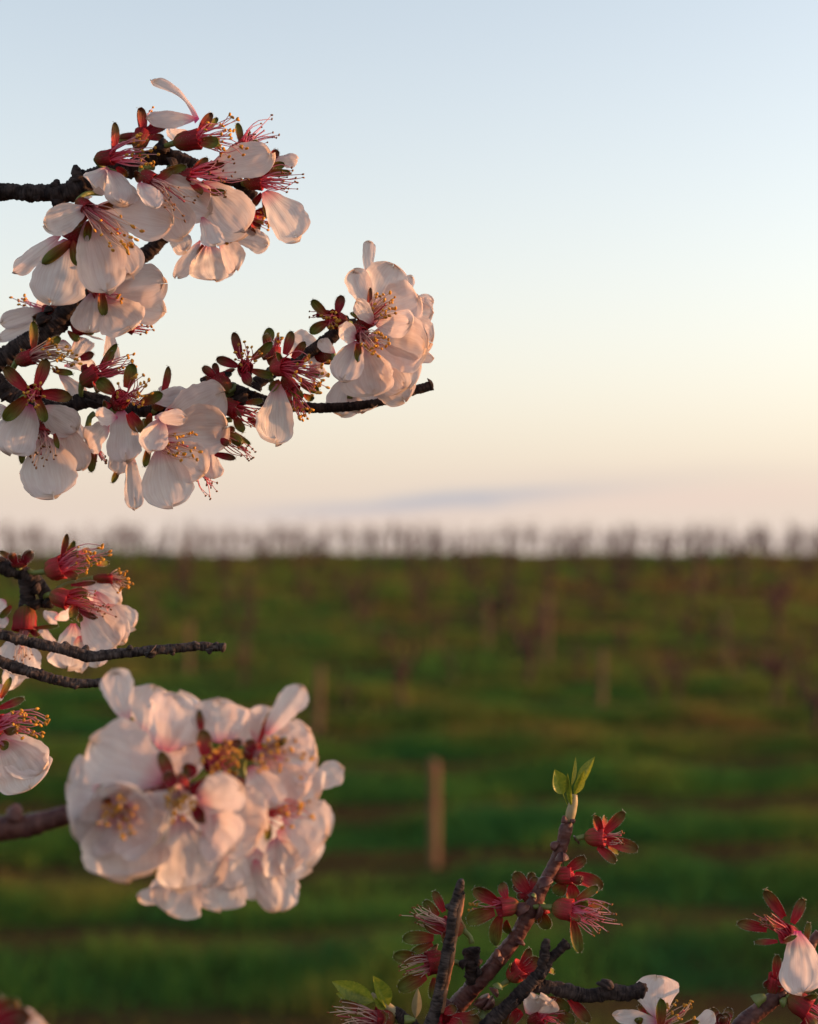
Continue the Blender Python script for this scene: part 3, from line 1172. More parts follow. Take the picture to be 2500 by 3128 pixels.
blossom(bA, 1, (790, 372), 4, (0.35, -0.9, 0.45), (800, 490, 9),
        sepals=[(775, 370, 757, 232, 88, 0, {'m': MR, 'bend': .02}), (800, 375, 930, 325, 92, 0, {'m': MR}), (775, 375, 642, 402, 56, 0, {'m': MR}), (740, 420, 640, 415, 40, 0, {'m': G})],
        st=(4, 850, 265, 40, 4), label="petal-less maroon calyx at the top of the cluster", cup=1.15)
blossom(bA, 1, (1095, 400), -4, (0.97, -0.12, -0.2), (905, 455, 8),
        petals=[(1082, 305, 838, 92, 66, 0, {'claw': .5, 'f': .9, 'roll': 8, 'curl': .1, 'cup': .3, 'p': 12, 'q': 1.5, 'm': M_PETAL_PINK, 'dz': 5, 'arc': .14, 'notch': 0}), (1080, 290, 812, 283, 92, 0, {'dz': 4, 'm': M_PETAL_PINK, 'cup': .25, 'curl': .12, 'p': 2.2}), (1070, 380, 905, 400, 105, 1, {'dz': 7, 'p': 3})],
        sepals=[(1085, 380, 1150, 250, 66, 0, {'m': MR, 'bend': .1}), (1105, 425, 1205, 432, 92, -1, {'m': G, 'dz': -3}), (1120, 360, 1182, 288, 46, 1, {'m': G, 'dz': 3})],
        st=(34, 1265, 385, 115, -2), label="large side-on blossom with a maroon cup and long pink stamens", cup=1.35, cl=82, cm=M_CALYX)
blossom(bA, 1, (1345, 440), 14, (0.85, -0.5, 0.1), (1300, 560, 13),
        sepals=[(1320, 430, 1303, 315, 52, 0, {'m': G}), (1330, 460, 1370, 440, 60, -1)],
        st=(18, 1450, 355, 95, 3), label="small far blossom of spreading pale stamens", ant=M_ANTHER_DARK)
blossom(bA, 1, (1060, 605), -6, (0.92, 0.15, -0.3), (960, 540, 8),
        petals=[(1150, 575, 1478, 475, 205, -1, {'dz': 5, 'tz': 2, 'cup': .12, 'notch': 0.0, 'ruf': .05}), (1100, 640, 1345, 905, 265, -1, {'dz': 3, 'cup': .12, 'notch': .03, 'ruf': .05, 'p': 5}), (1110, 830, 1190, 1002, 120, -1, {'dz': 1, 'p': 7, 'ruf': .12})],
        sepals=[(1050, 590, 1140, 505, 56, 0), (1090, 560, 1235, 548, 52, 1, {'m': MR}), (1050, 650, 1100, 700, 60, -1), (1120, 690, 1240, 700, 50, 1, {'m': G}), (1060, 620, 1110, 760, 50, -1, {'m': G, 'dz': 2})],
        st=(26, 1240, 620, 120, -4), label="blossom with a red centre and two broad round white petals", ant=M_ANTHER_DARK)
blossom(bA, 1, (850, 635), -8, (0.75, 0.5, -0.4), (840, 560, 8),
        petals=[(770, 640, 850, 778, 120, -1, {'dz': -2, 'fold': .15, 'p': 6}), (870, 620, 1150, 800, 225, -1, {'dz': 2, 'ruf': .06}), (870, 660, 1010, 945, 220, -1, {'dz': 4, 'p': 4}), (930, 880, 1010, 1000, 120, 1, {'dz': 6})],
        sepals=[(840, 640, 955, 572, 56, -1), (880, 590, 1022, 548, 56, 1, {'m': G}), (800, 610, 740, 600, 80, 1, {'m': MR})],
        st=(20, 1010, 745, 100, -6), label="pink-centred blossom with stamens drooping to lower right", fil=M_FIL_PALE, ant=M_ANTHER_DARK)
blossom(bA, 1, (485, 790), -10, (0.62, 0.55, -0.5), (560, 700, 2),
        petals=[(478, 780, 252, 870, 150, -1, {'fold': .3, 'ruf': .16, 'p': 6, 'notch': 0.0}), (500, 790, 945, 868, 225, 0, {'dz': 6, 'tz': -4, 'cup': .15, 'notch': .02, 'ruf': .09}), (520, 800, 720, 1160, 230, -1, {'dz': 4, 'notch': .0}), (482, 850, 590, 1238, 265, -1, {'dz': 2, 'notch': .05, 'ruf': .09, 'cup': .16}), (470, 740, 480, 690, 60, 1)],
        sepals=[(480, 830, 355, 905, 46, 1, {'m': G}), (490, 850, 468, 960, 56, 1, {'m': G}), (540, 780, 720, 735, 56, 1, {'m': G, 'dz': 5})],
        st=(26, 660, 920, 110, -6), label="wide blossom lit warm, with long golden stamens over a lobed petal", fil=M_FIL_PALE)
blossom(bA, 1, (400, 945), -5, (-0.35, 0.85, 0.35), (440, 800, 3),
        petals=[(375, 955, 280, 1300, 295, 0, {'notch': .03, 'cup': .1, 'ruf': .06, 'p': 4.5}), (330, 930, 58, 1120, 110, 1, {'roll': 35, 'cup': .2, 'curl': .2, 'ruf': .2, 'p': 9, 'dz': 3})],
        sepals=[(390, 965, 222, 1080, 78, 0, {'m': G, 'dz': -3}), (400, 960, 430, 1095, 95, 0, {'m': G, 'dz': -3}), (350, 920, 270, 900, 40, 1, {'m': MR})],
        st=(5, 470, 1160, 60, 3), label="blossom seen from behind with green sepals and one big round petal", cup=1.5, cl=60)
blossom(bA, 1, (1215, 930), 24, (0.3, 0.9, 0.2), (1250, 740, 14),
        petals=[(1100, 960, 963, 1158, 105, 0, {'roll': 40}), (1140, 980, 1180, 1182, 250, 0, {'cup': .1}), (1210, 950, 1300, 1118, 150, -1, {'dz': -2}), (1270, 930, 1470, 985, 120, 0, {'ruf': .2, 'fold': .2})],
        sepals=[(1180, 900, 1225, 970, 60, -1), (1110, 980, 1085, 1050, 40, 0, {'m': G}), (1340, 870, 1400, 930, 52, 0, {'m': MR})],
        st=(8, 1240, 960, 50, -4), single=False, label="back blossom hanging below the cluster, greyish petals in shade")
blossom(bA, 1, (1440, 640), 8, (0.95, 0.05, -0.15), (1370, 660, 15),
        petals=[(1500, 515, 1632, 512, 78, 0, {'dz': 4, 'cup': .5, 'p': 5, 'ruf': .03, 'notch': 0}), (1450, 690, 1640, 948, 230, -1, {'p': 6, 'notch': .08}), (1430, 630, 1375, 670, 120, 1, {'dz': 3})],
        sepals=[(1450, 590, 1600, 588, 52, 0, {'m': G}), (1450, 560, 1560, 545, 60, 1, {'m': G}), (1440, 600, 1475, 540, 60, -1), (1480, 500, 1530, 470, 60, 0, {'m': MR, 'dz': 3}), (1430, 700, 1380, 770, 52, 1, {'m': MR}), (1440, 740, 1460, 840, 30, 0, {'m': G})],
        st=(24, 1590, 650, 90, -2), label="rightmost blossom of the top cluster, red centre over one large petal", ant=M_ANTHER_DARK)
blossom(bA, 1, (1390, 840), 20, (0.8, 0.35, 0.1), (1360, 720, 16), sepals=[(1385, 840, 1430, 880, 50, 0, {'m': MR})],
        st=(9, 1460, 855, 50, 0), single=False, label="half-hidden stamens under the cluster")

# ================================================================== far branch behind it
bB = branch("dark out-of-focus branch rising behind the two left-hand clusters, with shaded white blossoms", 2,
            [(-120, 960, 20, 68), (0, 910, 20, 66), (200, 790, 20, 64), (400, 660, 20, 66), (500, 540, 20, 62), (640, 420, 22, 52), (850, 270, 24, 46), (1070, 130, 26, 44), (1160, 40, 26, 40), (1280, -60, 26, 34)], M_BARK, 0.12)
bud(bB, 2, 330, 640, -40, -80, 18, 40, M_BARK)
bud(bB, 2, 360, 560, -10, -50, 19, 28, M_BARK)
blossom(bB, 2, (735, 420), 18, (0.5, 0.3, -0.55), (560, 480, 20),
        petals=[(720, 390, 1205, 350, 310, -1, {'tz': 3, 'notch': .05}), (740, 430, 1200, 560, 250, -1, {'dz': 2, 'tz': 3}), (760, 470, 965, 705, 330, -1, {'dz': -1}), (690, 400, 650, 700, 240, -1, {'p': 6, 'm': M_PETAL_PINK}), (720, 360, 960, 300, 150, 0, {'dz': 2})],
        sepals=[(740, 420, 750, 590, 92, 0, {'m': G, 'dz': -4}), (640, 390, 720, 380, 60, 0, {'m': G, 'dz': -3})],
        st=(7, 860, 430, 70, -6), single=False, label="large grey-white blossom in shade behind the top cluster")
blossom(bB, 2, (980, 690), 24, (0.7, 0.35, 0.2), (760, 520, 22), st=(8, 1085, 690, 60, 0), single=False, label="stamens peeping out below the shaded blossom", cup=.6)
blossom(bB, 2, (330, 560), 22, (-0.8, 0.0, 0.2), (430, 600, 20),
        petals=[(340, 540, 8, 640, 130, 0, {'fold': .2}), (320, 620, -10, 760, 100, 0, {'roll': 30}), (360, 510, 250, 500, 90, 1), (330, 570, 430, 600, 90, 0)],
        sepals=[(360, 540, 240, 600, 50, -1, {'m': MR}), (390, 610, 240, 620, 60, -1, {'m': G})],
        st=(9, 160, 460, 60, 4), single=False, label="lavender-white blossom at the left edge, in shade", ant=M_ANTHER)
blossom(bB, 2, (590, 720), 20, (0.3, 0.9, 0.0), (460, 640, 20),
        petals=[(560, 740, 620, 880, 200, 1), (800, 680, 805, 930, 125, 1, {'p': 7, 'dz': 3}), (600, 720, 755, 742, 70, -1, {'roll': 40}), (470, 760, 480, 850, 160, 1)],
        sepals=[(500, 700, 575, 765, 70, -1, {'m': G}), (600, 700, 690, 700, 60, -1, {'m': G})], label="hanging back blossom with narrow shaded petals", cup=.9)

# ================================================================== middle branch
bC = branch("flowering branch at mid left, its bare tip right of a white blossom pair", 2,
            [(-150, 1000, 8, 58), (0, 1080, 8, 56), (90, 1160, 8, 54), (250, 1230, 8, 52), (480, 1240, 8, 50), (690, 1200, 8, 46), (900, 1270, 9, 46), (1150, 1260, 10, 46), (1400, 1190, 10, 46), (1560, 1130, 10, 48), (1700, 1130, 10, 48), (1830, 1180, 10, 42), (2050, 1240, 11, 36), (2290, 1257, 11, 31), (2440, 1257, 11, 29), (2600, 1245, 11, 28), (2750, 1222, 11, 26), (2860, 1190, 11, 27), (3000, 1140, 11, 26), (3100, 1112, 11, 30), (3165, 1094, 11, 30)], M_BARK, 0.10)
stem(bC, 3, [(440, 1010, 10, 40), (560, 920, 11, 38), (700, 860, 12, 34), (830, 770, 12, 34), (930, 700, 12, 42), (1040, 620, 12, 34), (1130, 580, 12, 26)], M_BARK, .12, 16, "side_stem")
for a in [(1620, 1000, 20, -10, 11, 30), (1220, 1140, 14, 22, 10, 16), (1340, 1090, 10, -20, 10, 16), (1500, 1060, 18, 14, 10, 16), (1080, 1150, -10, 14, 10, 16), (430, 1030, 20, -40, 6, 46), (330, 1080, 40, 60, 6, 46), (250, 960, -30, -40, 9, 40), (120, 980, -50, -12, 10, 26)]:
    bud(bC, 3, a[0], a[1], a[2], a[3], a[4], a[5], M_BARK)
for a in [(60, 1180, -40, -60, 6, 40), (30, 1100, -30, 90, 6, 44), (690, 1210, -20, 50, 5, 50), (640, 1190, 30, -40, 8, 50)]:
    bud(bC, 2, a[0], a[1], a[2], a[3], a[4], a[5], M_BARK)
blossom(bC, 2, (240, 880), 2, (0.9, -0.25, -0.25), (110, 1060, 8),
        petals=[(470, 950, 690, 948, 90, 1, {'dz': 5, 'fold': .2}), (430, 1000, 640, 1225, 130, 1, {'dz': 6})],
        sepals=[(240, 830, 246, 625, 82, 0, {'m': G}), (320, 830, 435, 742, 76, 1, {'m': G}), (390, 990, 540, 1018, 66, -1, {'m': G}), (590, 900, 690, 868, 76, 0, {'m': MR, 'dz': 6}), (220, 900, 150, 850, 60, 1)],
        st=(34, 450, 870, 120, -3), fil=M_FIL_PALE, label="blossom with a fan of pale filaments and golden anthers")
blossom(bC, 2, (245, 1150), -10, (0.05, 0.15, -1), (150, 1190, 6),
        petals=[(215, 1230, 85, 1580, 330, 0, {'dz': 4, 'm': M_PETAL_PINK, 'p': 5}), (290, 1260, 565, 1430, 220, 1, {'dz': 5, 'fold': -.1}), (60, 1270, -60, 1300, 120, 1, {'dz': 3})],
        sepals=[(200, 1120, 30, 968, 122, 0), (270, 1110, 350, 900, 116, 0, {'m': RD}), (310, 1150, 530, 1165, 118, 0), (195, 1190, 30, 1350, 130, 0, {'m': G}), (280, 1200, 320, 1365, 96, 0, {'m': G})],
        st=(16, 270, 1170, 95, -4), fil=M_FIL_RED, label="star of five spread sepals facing the viewer with short withered stamens", cup=1.1)
blossom(bC, 2, (310, 1440), 0, (0.05, 0.9, -0.35), (300, 1260, 8),
        petals=[(300, 1460, 395, 1915, 385, -1, {'notch': .06, 'ruf': .1, 'cup': .15}), (470, 1380, 600, 1715, 190, 1, {'dz': 4}), (420, 1430, 520, 1680, 160, 1, {'dz': 3}), (400, 1290, 575, 1500, 200, 1, {'dz': 6})],
        sepals=[(165, 1500, 158, 1668, 62, 0, {'m': G}), (400, 1450, 430, 1560, 50, -1, {'m': G})],
        st=(22, 300, 1600, 100, -5), ant=M_ANTHER_DARK, fil=M_FIL_PALE, label="bell-like white blossom hanging at lower left with brown anthers")
blossom(bC, 2, (715, 1000), 2, (0.8, -0.5, -0.1), (640, 1200, 8),
        sepals=[(730, 970, 850, 785, 66, 0, {'m': G}), (735, 985, 838, 850, 70, -1), (700, 1060, 705, 1140, 90, -1), (640, 960, 600, 1000, 80, 1, {'m': MR})],
        st=(18, 970, 950, 90, -2), fil=M_FIL_RED, label="petal-less crimson blossom with long thin red stamens", cup=1.35, cl=62)
blossom(bC, 2, (890, 1180), -10, (0.4, -0.5, -0.75), (820, 1280, 6),
        petals=[(885, 1270, 930, 1650, 240, -1, {'m': M_PETAL_PINK, 'p': 5, 'dz': 2}), (860, 1330, 685, 1320, 130, -1, {'dz': 1, 'm': M_PETAL_PINK}), (800, 1380, 640, 1545, 200, 1, {'dz': 7}), (950, 1560, 985, 1995, 135, 0, {'dz': 5, 'p': 8, 'fold': .15}), (895, 1540, 860, 1735, 150, 0, {'dz': 8})],
        sepals=[(830, 1150, 712, 1055, 128, 0, {'m': G}), (920, 1110, 975, 935, 118, 0, {'m': G}), (1030, 1230, 1195, 1155, 104, 0, {'m': G}), (940, 1300, 1020, 1438, 124, 0), (810, 1240, 760, 1250, 100, 1)],
        st=(30, 990, 1130, 125, -6), fil=M_FIL_RED, label="blossom with a dense crimson stamen tuft above long drooping petals", cup=1.2)
blossom(bC, 2, (1195, 1175), 6, (0.5, -0.8, 0.1), (1130, 1270, 9),
        petals=[(1190, 1170, 1215, 1110, 90, 0, {'dz': 2})],
        sepals=[(1185, 1160, 1262, 965, 70, 0, {'bend': -.15}), (1200, 1185, 1308, 1126, 60, 0)], label="maroon calyx rising behind the big cupped blossom", cup=.95, cl=50)
blossom(bC, 2, (880, 1670), 10, (-0.3, 0.9, 0.1), (880, 1560, 8), sepals=[(872, 1680, 828, 1810, 56, 0, {'m': G})], label="small green calyx hanging among the drooping petals", cup=.6, cl=40)
blossom(bC, 2, (700, 1530), 10, (0.4, 0.9, 0.1), (690, 1300, 8), sepals=[(682, 1540, 660, 1730, 80, 0, {'m': G})], st=(9, 745, 1640, 60, 0), ant=M_ANTHER_DARK, fil=M_FIL_RED, single=False, cup=.7, label="dark hanging stamens between two blossoms")
blossom(bC, 2, (1170, 1500), -8, (0.75, 0.15, -0.6), (1060, 1350, 6),
        petals=[(1190, 1360, 1630, 1140, 330, 1, {'dz': 5, 'tz': 2, 'cup': .2, 'ruf': .1}), (1190, 1440, 1650, 1400, 380, 0, {'dz': 4, 'cup': .2, 'ruf': .12, 'notch': .02}), (1170, 1540, 1265, 1985, 330, -1, {'dz': 1, 'notch': .08, 'ruf': .1}), (1190, 1530, 1500, 1740, 280, 0, {'dz': 3}), (1180, 1340, 1095, 1600, 195, -1, {'dz': -4, 'cup': .3, 'notch': 0, 'p': 4, 'f': .9}), (1130, 1330, 1305, 1335, 110, -1, {'dz': -2, 'curl': .25, 'f': .6}), (1100, 1200, 1390, 1170, 150, 1, {'dz': 7})],
        sepals=[(1090, 1530, 1058, 1692, 66, 0, {'m': G}), (1100, 1300, 1060, 1420, 80, 1, {'m': G}), (1230, 1270, 1310, 1270, 36, 1, {'m': MR})],
        st=(24, 1370, 1540, 125, -8), fil=M_FIL_PALE, label="big cupped white blossom, its lower petal lit warm, golden stamens inside")
blossom(bC, 3, (320, 1180), 4, (0.8, 0.4, -0.15), (300, 1060, 9),
        sepals=[(310, 1130, 400, 1085, 80, 1, {'m': MR}), (380, 1130, 495, 1108, 50, 0, {'m': G}), (310, 1230, 352, 1340, 78, -1, {'m': G}), (390, 1230, 490, 1295, 60, 0)],
        st=(22, 460, 1230, 80, -2), fil=M_FIL_RED, ant=M_ANTHER_DARK, label="small glowing red blossom under the branch", cup=1.2)
blossom(bC, 3, (225, 1360), 0, (0.9, 0.35, -0.1), (280, 1240, 8),
        petals=[(140, 1440, 165, 1640, 130, 0, {'dz': 6, 'fold': .3, 'p': 7})],
        sepals=[(230, 1340, 345, 1395, 96, -1, {'m': G}), (250, 1310, 300, 1290, 66, 0), (300, 1330, 405, 1415, 40, 0, {'m': G}), (170, 1470, 310, 1500, 60, 0, {'m': MR})],
        st=(18, 390, 1450, 80, 0), fil=M_FIL_RED, ant=M_ANTHER_DARK, single=False, label="lowest red blossom of the middle branch with a pale petal below")
blossom(bC, 2, (1440, 1690), 6, (0.5, 0.85, 0.0), (1420, 1400, 8), st=(14, 1545, 1830, 90, 0), ant=M_ANTHER_DARK, single=False, label="bare stamens hanging below the big cupped blossom", cup=.9)
blossom(bC, 3, (375, 890), -2, (0.1, -0.25, -0.9), (430, 1000, 8),
        sepals=[(345, 830, 300, 648, 78, 0), (320, 880, 182, 826, 80, 0), (420, 830, 565, 728, 76, 0, {'m': G}), (370, 930, 405, 1005, 88, -1), (420, 910, 560, 955, 70, 0, {'m': G})],
        st=(16, 400, 780, 95, -4), fil=M_FIL_RED, label="dark crimson star-shaped spent blossom above the branch", sm=MR)
blossom(bC, 3, (190, 960), 8, (-0.5, -0.6, 0.3), (300, 1010, 9),
        sepals=[(180, 960, 85, 972, 60, 0, {'m': MR}), (190, 950, 185, 858, 70, 0, {'m': MR}), (210, 940, 300, 890, 40, 0, {'m': MR})], label="dark maroon calyx half hidden left of the crimson star", cup=1.1)
blossom(bC, 3, (560, 760), 8, (-0.1, -0.9, 0.1), (560, 920, 10),
        sepals=[(510, 745, 555, 625, 92, 0, {'m': G}), (570, 770, 600, 680, 40, 0), (560, 800, 500, 830, 90, -1, {'m': MR})], st=(8, 600, 690, 40, -2), label="closed dark green calyx beside the bright red blossom")
blossom(bC, 3, (650, 885), -6, (0.75, 0.05, -0.6), (600, 1040, 8),
        petals=[(600, 1000, 575, 1402, 245, -1, {'notch': .05, 'p': 4.2, 'cup': .14})],
        sepals=[(640, 800, 698, 645, 82, 0), (690, 820, 780, 716, 78, 0), (620, 860, 596, 785, 44, -1, {'m': G}), (750, 850, 808, 815, 50, 1), (800, 930, 880, 925, 60, 0, {'m': G}), (610, 980, 535, 1042, 72, 0, {'m': G})],
        st=(36, 860, 950, 130, -6), fil=M_FIL_RED, label="brightest red blossom with a long fan of stamens and one hanging white petal", cup=1.25, cm=M_CALYX_RED)
blossom(bC, 3, (700, 1050), 2, (0.5, 0.7, -0.4), (660, 1130, 9),
        sepals=[(660, 1000, 752, 1105, 92, -1, {'m': G}), (750, 1000, 878, 1045, 78, 0, {'m': G}), (770, 1070, 835, 1112, 60, 1, {'m': G})],
        st=(20, 775, 1190, 65, -2), fil=M_FIL_RED, single=False, label="red spent blossom tucked under the brightest one")
blossom(bC, 3, (880, 800), 16, (-0.6, -0.3, 0.5), (950, 760, 13),
        petals=[(890, 800, 680, 690, 190, 0, {'cup': .1}), (900, 830, 800, 850, 140, 0), (960, 790, 868, 702, 90, 0, {'dz': -3}), (850, 860, 860, 960, 150, 0)],
        sepals=[(920, 810, 815, 775, 56, -1, {'m': G})], label="shaded grey petals behind the red blossom", cup=.9)
blossom(bC, 3, (960, 560), 2, (-0.6, -0.1, -0.75), (1090, 590, 12),
        sepals=[(925, 530, 820, 440, 80, 0, {'m': G}), (1000, 520, 1028, 402, 80, 0, {'m': MR}), (925, 590, 810, 655, 92, 0, {'m': G}), (1000, 590, 1060, 560, 70, 1, {'m': MR})],
        st=(18, 950, 560, 60, -5), fil=M_FIL_RED, label="small red-green star-shaped spent blossom near the branch end", cup=1.2)
blossom(bC, 3, (860, 520), 6, (-0.9, -0.1, 0), (960, 600, 10), st=(4, 835, 540, 40, 0), cup=.5, ant=M_ANTHER_DARK, single=False, label="few dark stamens against the sky")
blossom(bC, 3, (1220, 560), 0, (0.62, -0.35, -0.6), (1110, 600, 12),
        petals=[(1215, 500, 1105, 238, 165, 0, {'cup': .25, 'dz': 1, 'notch': 0}), (1230, 500, 1370, 195, 300, 0, {'dz': 5, 'notch': .06, 'ruf': .1}), (1240, 530, 1545, 420, 300, 0, {'dz': 4, 'notch': .02}), (1240, 570, 1500, 600, 190, -1, {'dz': -1, 'f': .65}), (1235, 590, 1135, 452, 105, -1, {'dz': -3}), (1200, 290, 1212, 40, 88, 0, {'dz': 8, 'p': 9, 'notch': .0}), (1450, 470, 1645, 448, 110, 0, {'dz': 9, 'ruf': .2}), (1420, 500, 1642, 530, 190, 0, {'dz': 7}), (1400, 420, 1502, 275, 90, 0, {'dz': 8, 'p': 2.2})],
        sepals=[(1210, 520, 1208, 350, 44, 0, {'m': MR, 'dz': -1}), (1160, 570, 1100, 520, 90, 1, {'m': G})],
        st=(28, 1320, 465, 95, -6), fil=M_FIL_PALE, label="upper white blossom of the pair at the branch end, golden stamens")
blossom(bC, 3, (1165, 670), -6, (0.55, 0.4, -0.65), (1090, 610, 12),
        petals=[(1120, 690, 1000, 618, 130, -1, {'dz': -1, 'cup': .3}), (1130, 710, 1030, 1000, 200, -1, {'dz': 1, 'fold': .15, 'ruf': .15}), (1160, 730, 1240, 1072, 360, -1, {'dz': 2, 'notch': .05, 'ruf': .12}), (1190, 700, 1590, 760, 350, 0, {'dz': 4, 'cup': .2}), (1220, 740, 1470, 1030, 330, 0, {'dz': 5}), (1480, 830, 1645, 826, 70, 0, {'dz': 8}), (1300, 880, 1450, 1118, 250, 0, {'dz': 8, 'ruf': .15}), (980, 790, 880, 705, 90, 0, {'dz': 5}), (1380, 620, 1632, 720, 260, 0, {'dz': 9})],
        sepals=[(1135, 730, 1130, 858, 64, -1, {'m': G}), (1130, 660, 1060, 680, 90, 1, {'m': MR})],
        st=(28, 1270, 725, 90, -7), fil=M_FIL_PALE, label="lower white blossom of the pair at the branch end, warm shaded petals")
blossom(bC, 3, (1100, 930), 12, (0.0, 0.95, 0.1), (1080, 1100, 11),
        petals=[(1080, 930, 1020, 1215, 220, 0, {'ruf': .12}), (1160, 960, 1160, 1195, 210, 0, {'ruf': .15}), (1340, 960, 1425, 1120, 200, 0, {'ruf': .15})], cup=.9, label="warm-lit petals hanging under the white pair")

# ================================================================== left cluster just under the horizon
bD = branch("dark knobbly branch end at left, its blossom cluster overlapping the horizon", 4,
            [(-160, 250, 45, 52), (-60, 280, 45, 50), (0, 300, 45, 48), (90, 335, 45, 46), (190, 370, 45, 44), (270, 430, 46, 44), (330, 520, 47, 40), (330, 610, 48, 28)], M_BARK, .14)
stem(bD, 4, [(180, 400, 45, 40), (200, 520, 46, 44), (180, 640, 46, 40), (170, 720, 46, 30)], M_BARK, .14, 16, "side_stem")
for a in [(120, 320, 10, -40, 45, 30), (250, 470, 40, 30, 43, 34), (60, 340, -10, 50, 45, 34), (330, 560, 60, 50, 45, 34), (250, 560, 20, 70, 44, 40)]:
    bud(bD, 4, a[0], a[1], a[2], a[3], a[4], a[5], M_BARK)
blossom(bD, 4, (460, 310), 38, (0.95, -0.3, -0.15), (215, 345, 44),
        sepals=[(450, 270, 495, 72, 60, 0, {'bend': -.05}), (480, 240, 555, 128, 56, 0, {'m': G}), (470, 270, 575, 205, 60, -1, {'m': G}), (560, 220, 660, 180, 50, 1), (470, 350, 555, 410, 100, -1), (700, 300, 800, 290, 46, 1, {'m': G}), (520, 450, 700, 440, 44, 0, {'m': MR})],
        st=(34, 680, 240, 105, -3), label="upper red blossom of the cluster with upright sepals", cup=1.6, cl=58, cm=M_CALYX_RED)
blossom(bD, 4, (500, 560), 40, (0.9, 0.3, -0.15), (340, 560, 47),
        petals=[(600, 430, 880, 575, 220, 1, {'dz': 5, 'tz': 3}), (780, 590, 975, 745, 175, 1, {'dz': 6, 'notch': .03}), (620, 640, 850, 900, 300, 1, {'dz': 6}), (540, 730, 490, 1068, 290, 1, {'dz': 7, 'notch': .12}), (580, 820, 590, 1075, 140, 1, {'dz': 8, 'p': 2.5}), (660, 860, 715, 1028, 170, 1, {'dz': 8}), (700, 500, 905, 860, 180, 1, {'dz': 7})],
        sepals=[(500, 500, 625, 500, 92, -1), (540, 600, 520, 700, 90, -1, {'m': G}), (570, 620, 705, 700, 62, 0, {'m': MR}), (570, 660, 600, 715, 56, 0, {'m': G})],
        st=(26, 730, 600, 110, -3), fil=M_FIL_RED, ant=M_ANTHER_DARK, label="lower red blossom of the cluster with broad white petals below", cup=1.3, cm=M_CALYX_RED)
blossom(bD, 4, (820, 400), 48, (0.9, 0.0, 0.1), (420, 480, 46), st=(22, 880, 420, 85, 0), fil=M_FIL_PALE, label="tuft of pale golden-tipped stamens at the cluster's right", cup=.6)
blossom(bD, 4, (140, 275), 42, (0.0, -0.9, -0.2), (120, 340, 45),
        sepals=[(140, 290, -10, 205, 56, 0), (170, 300, 240, 198, 100, 0, {'m': MR}), (150, 290, 140, 225, 40, 0)], label="maroon spent calyx at the left edge", cl=20)
blossom(bD, 4, (180, 780), 42, (0.0, 0.95, -0.2), (180, 640, 46),
        petals=[(150, 800, 135, 1095, 320, -1, {'dz': 2}), (330, 750, 355, 870, 140, 1, {'dz': 6}), (60, 1000, 120, 1195, 210, 1, {'dz': 5}), (40, 560, -40, 640, 130, 0, {'dz': 5}), (60, 690, -20, 740, 90, 0, {'dz': 5}), (420, 650, 360, 700, 120, 1, {'dz': 8}), (400, 690, 520, 640, 90, 1, {'dz': 8})],
        sepals=[(260, 760, 430, 745, 46, 0, {'m': G}), (230, 780, 290, 820, 60, -1, {'m': MR}), (80, 600, 0, 690, 60, 0, {'m': G})],
        st=(14, 140, 950, 100, -4), ant=M_ANTHER_DARK, fil=M_FIL_PALE, label="blossom hanging down behind the bare twig, brown-specked petals", cup=1.7, cl=75)

# bare twigs
bE = branch("bare knobbly grey twig ending in mid air below the horizon, the upper of two", 4,
            [(-120, 790, -9, 34), (0, 810, -8, 33), (63, 822, -8, 33), (150, 848, -7, 31), (350, 893, -6, 32), (500, 925, -5, 34), (640, 968, -4, 36), (720, 968, -4, 33), (800, 955, -3, 31), (1000, 937, -1, 29), (1200, 918, 1, 30), (1450, 897, 3, 27), (1560, 900, 4, 26), (1640, 905, 4, 27)], M_BARK_GREY, .11, name="bare_twig", group="bare grey twigs")
for a in [(480, 905, -4, -46, 26), (625, 935, 10, -50, 22), (950, 915, 0, -30, 16), (1100, 940, 4, 44, 30), (1105, 935, -10, -8, 44), (1425, 880, 2, -22, 24), (1530, 915, 4, 40, 18), (1585, 890, 4, -26, 20), (1630, 905, 22, 6, 28), (170, 835, 6, -25, 18), (120, 860, 2, 30, 16), (540, 945, -10, 24, 18), (300, 900, -20, 16, 14), (1260, 945, 10, 20, 14)]:
    bud(bE, 4, a[0], a[1], a[2], a[3], -2 - (700 - a[0]) * -0.004, a[4], M_BARK_GREY)
bF = branch("bare knobbly grey twig running behind the big white cluster, the lower of two", 4,
            [(-100, 960, -10, 34), (0, 1003, -9, 34), (100, 1045, -8, 35), (250, 1093, -7, 33), (400, 1138, -6, 32), (550, 1168, -5, 29), (700, 1165, -4, 26), (790, 1158, -4, 26), (900, 1165, -3, 24), (960, 1180, -3, 22)], M_BARK_GREY, .13, name="bare_twig", group="bare grey twigs")
for a in [(140, 1075, 8, -45, 22), (300, 1100, 10, -38, 20), (210, 1080, 20, -30, 18), (420, 1160, -4, -30, 18), (550, 1185, 2, 28, 14), (330, 1130, 30, -30, 16), (80, 1020, 10, -24, 18)]:
    bud(bF, 4, a[0], a[1], a[2], a[3], -7, a[4], M_BARK_GREY)

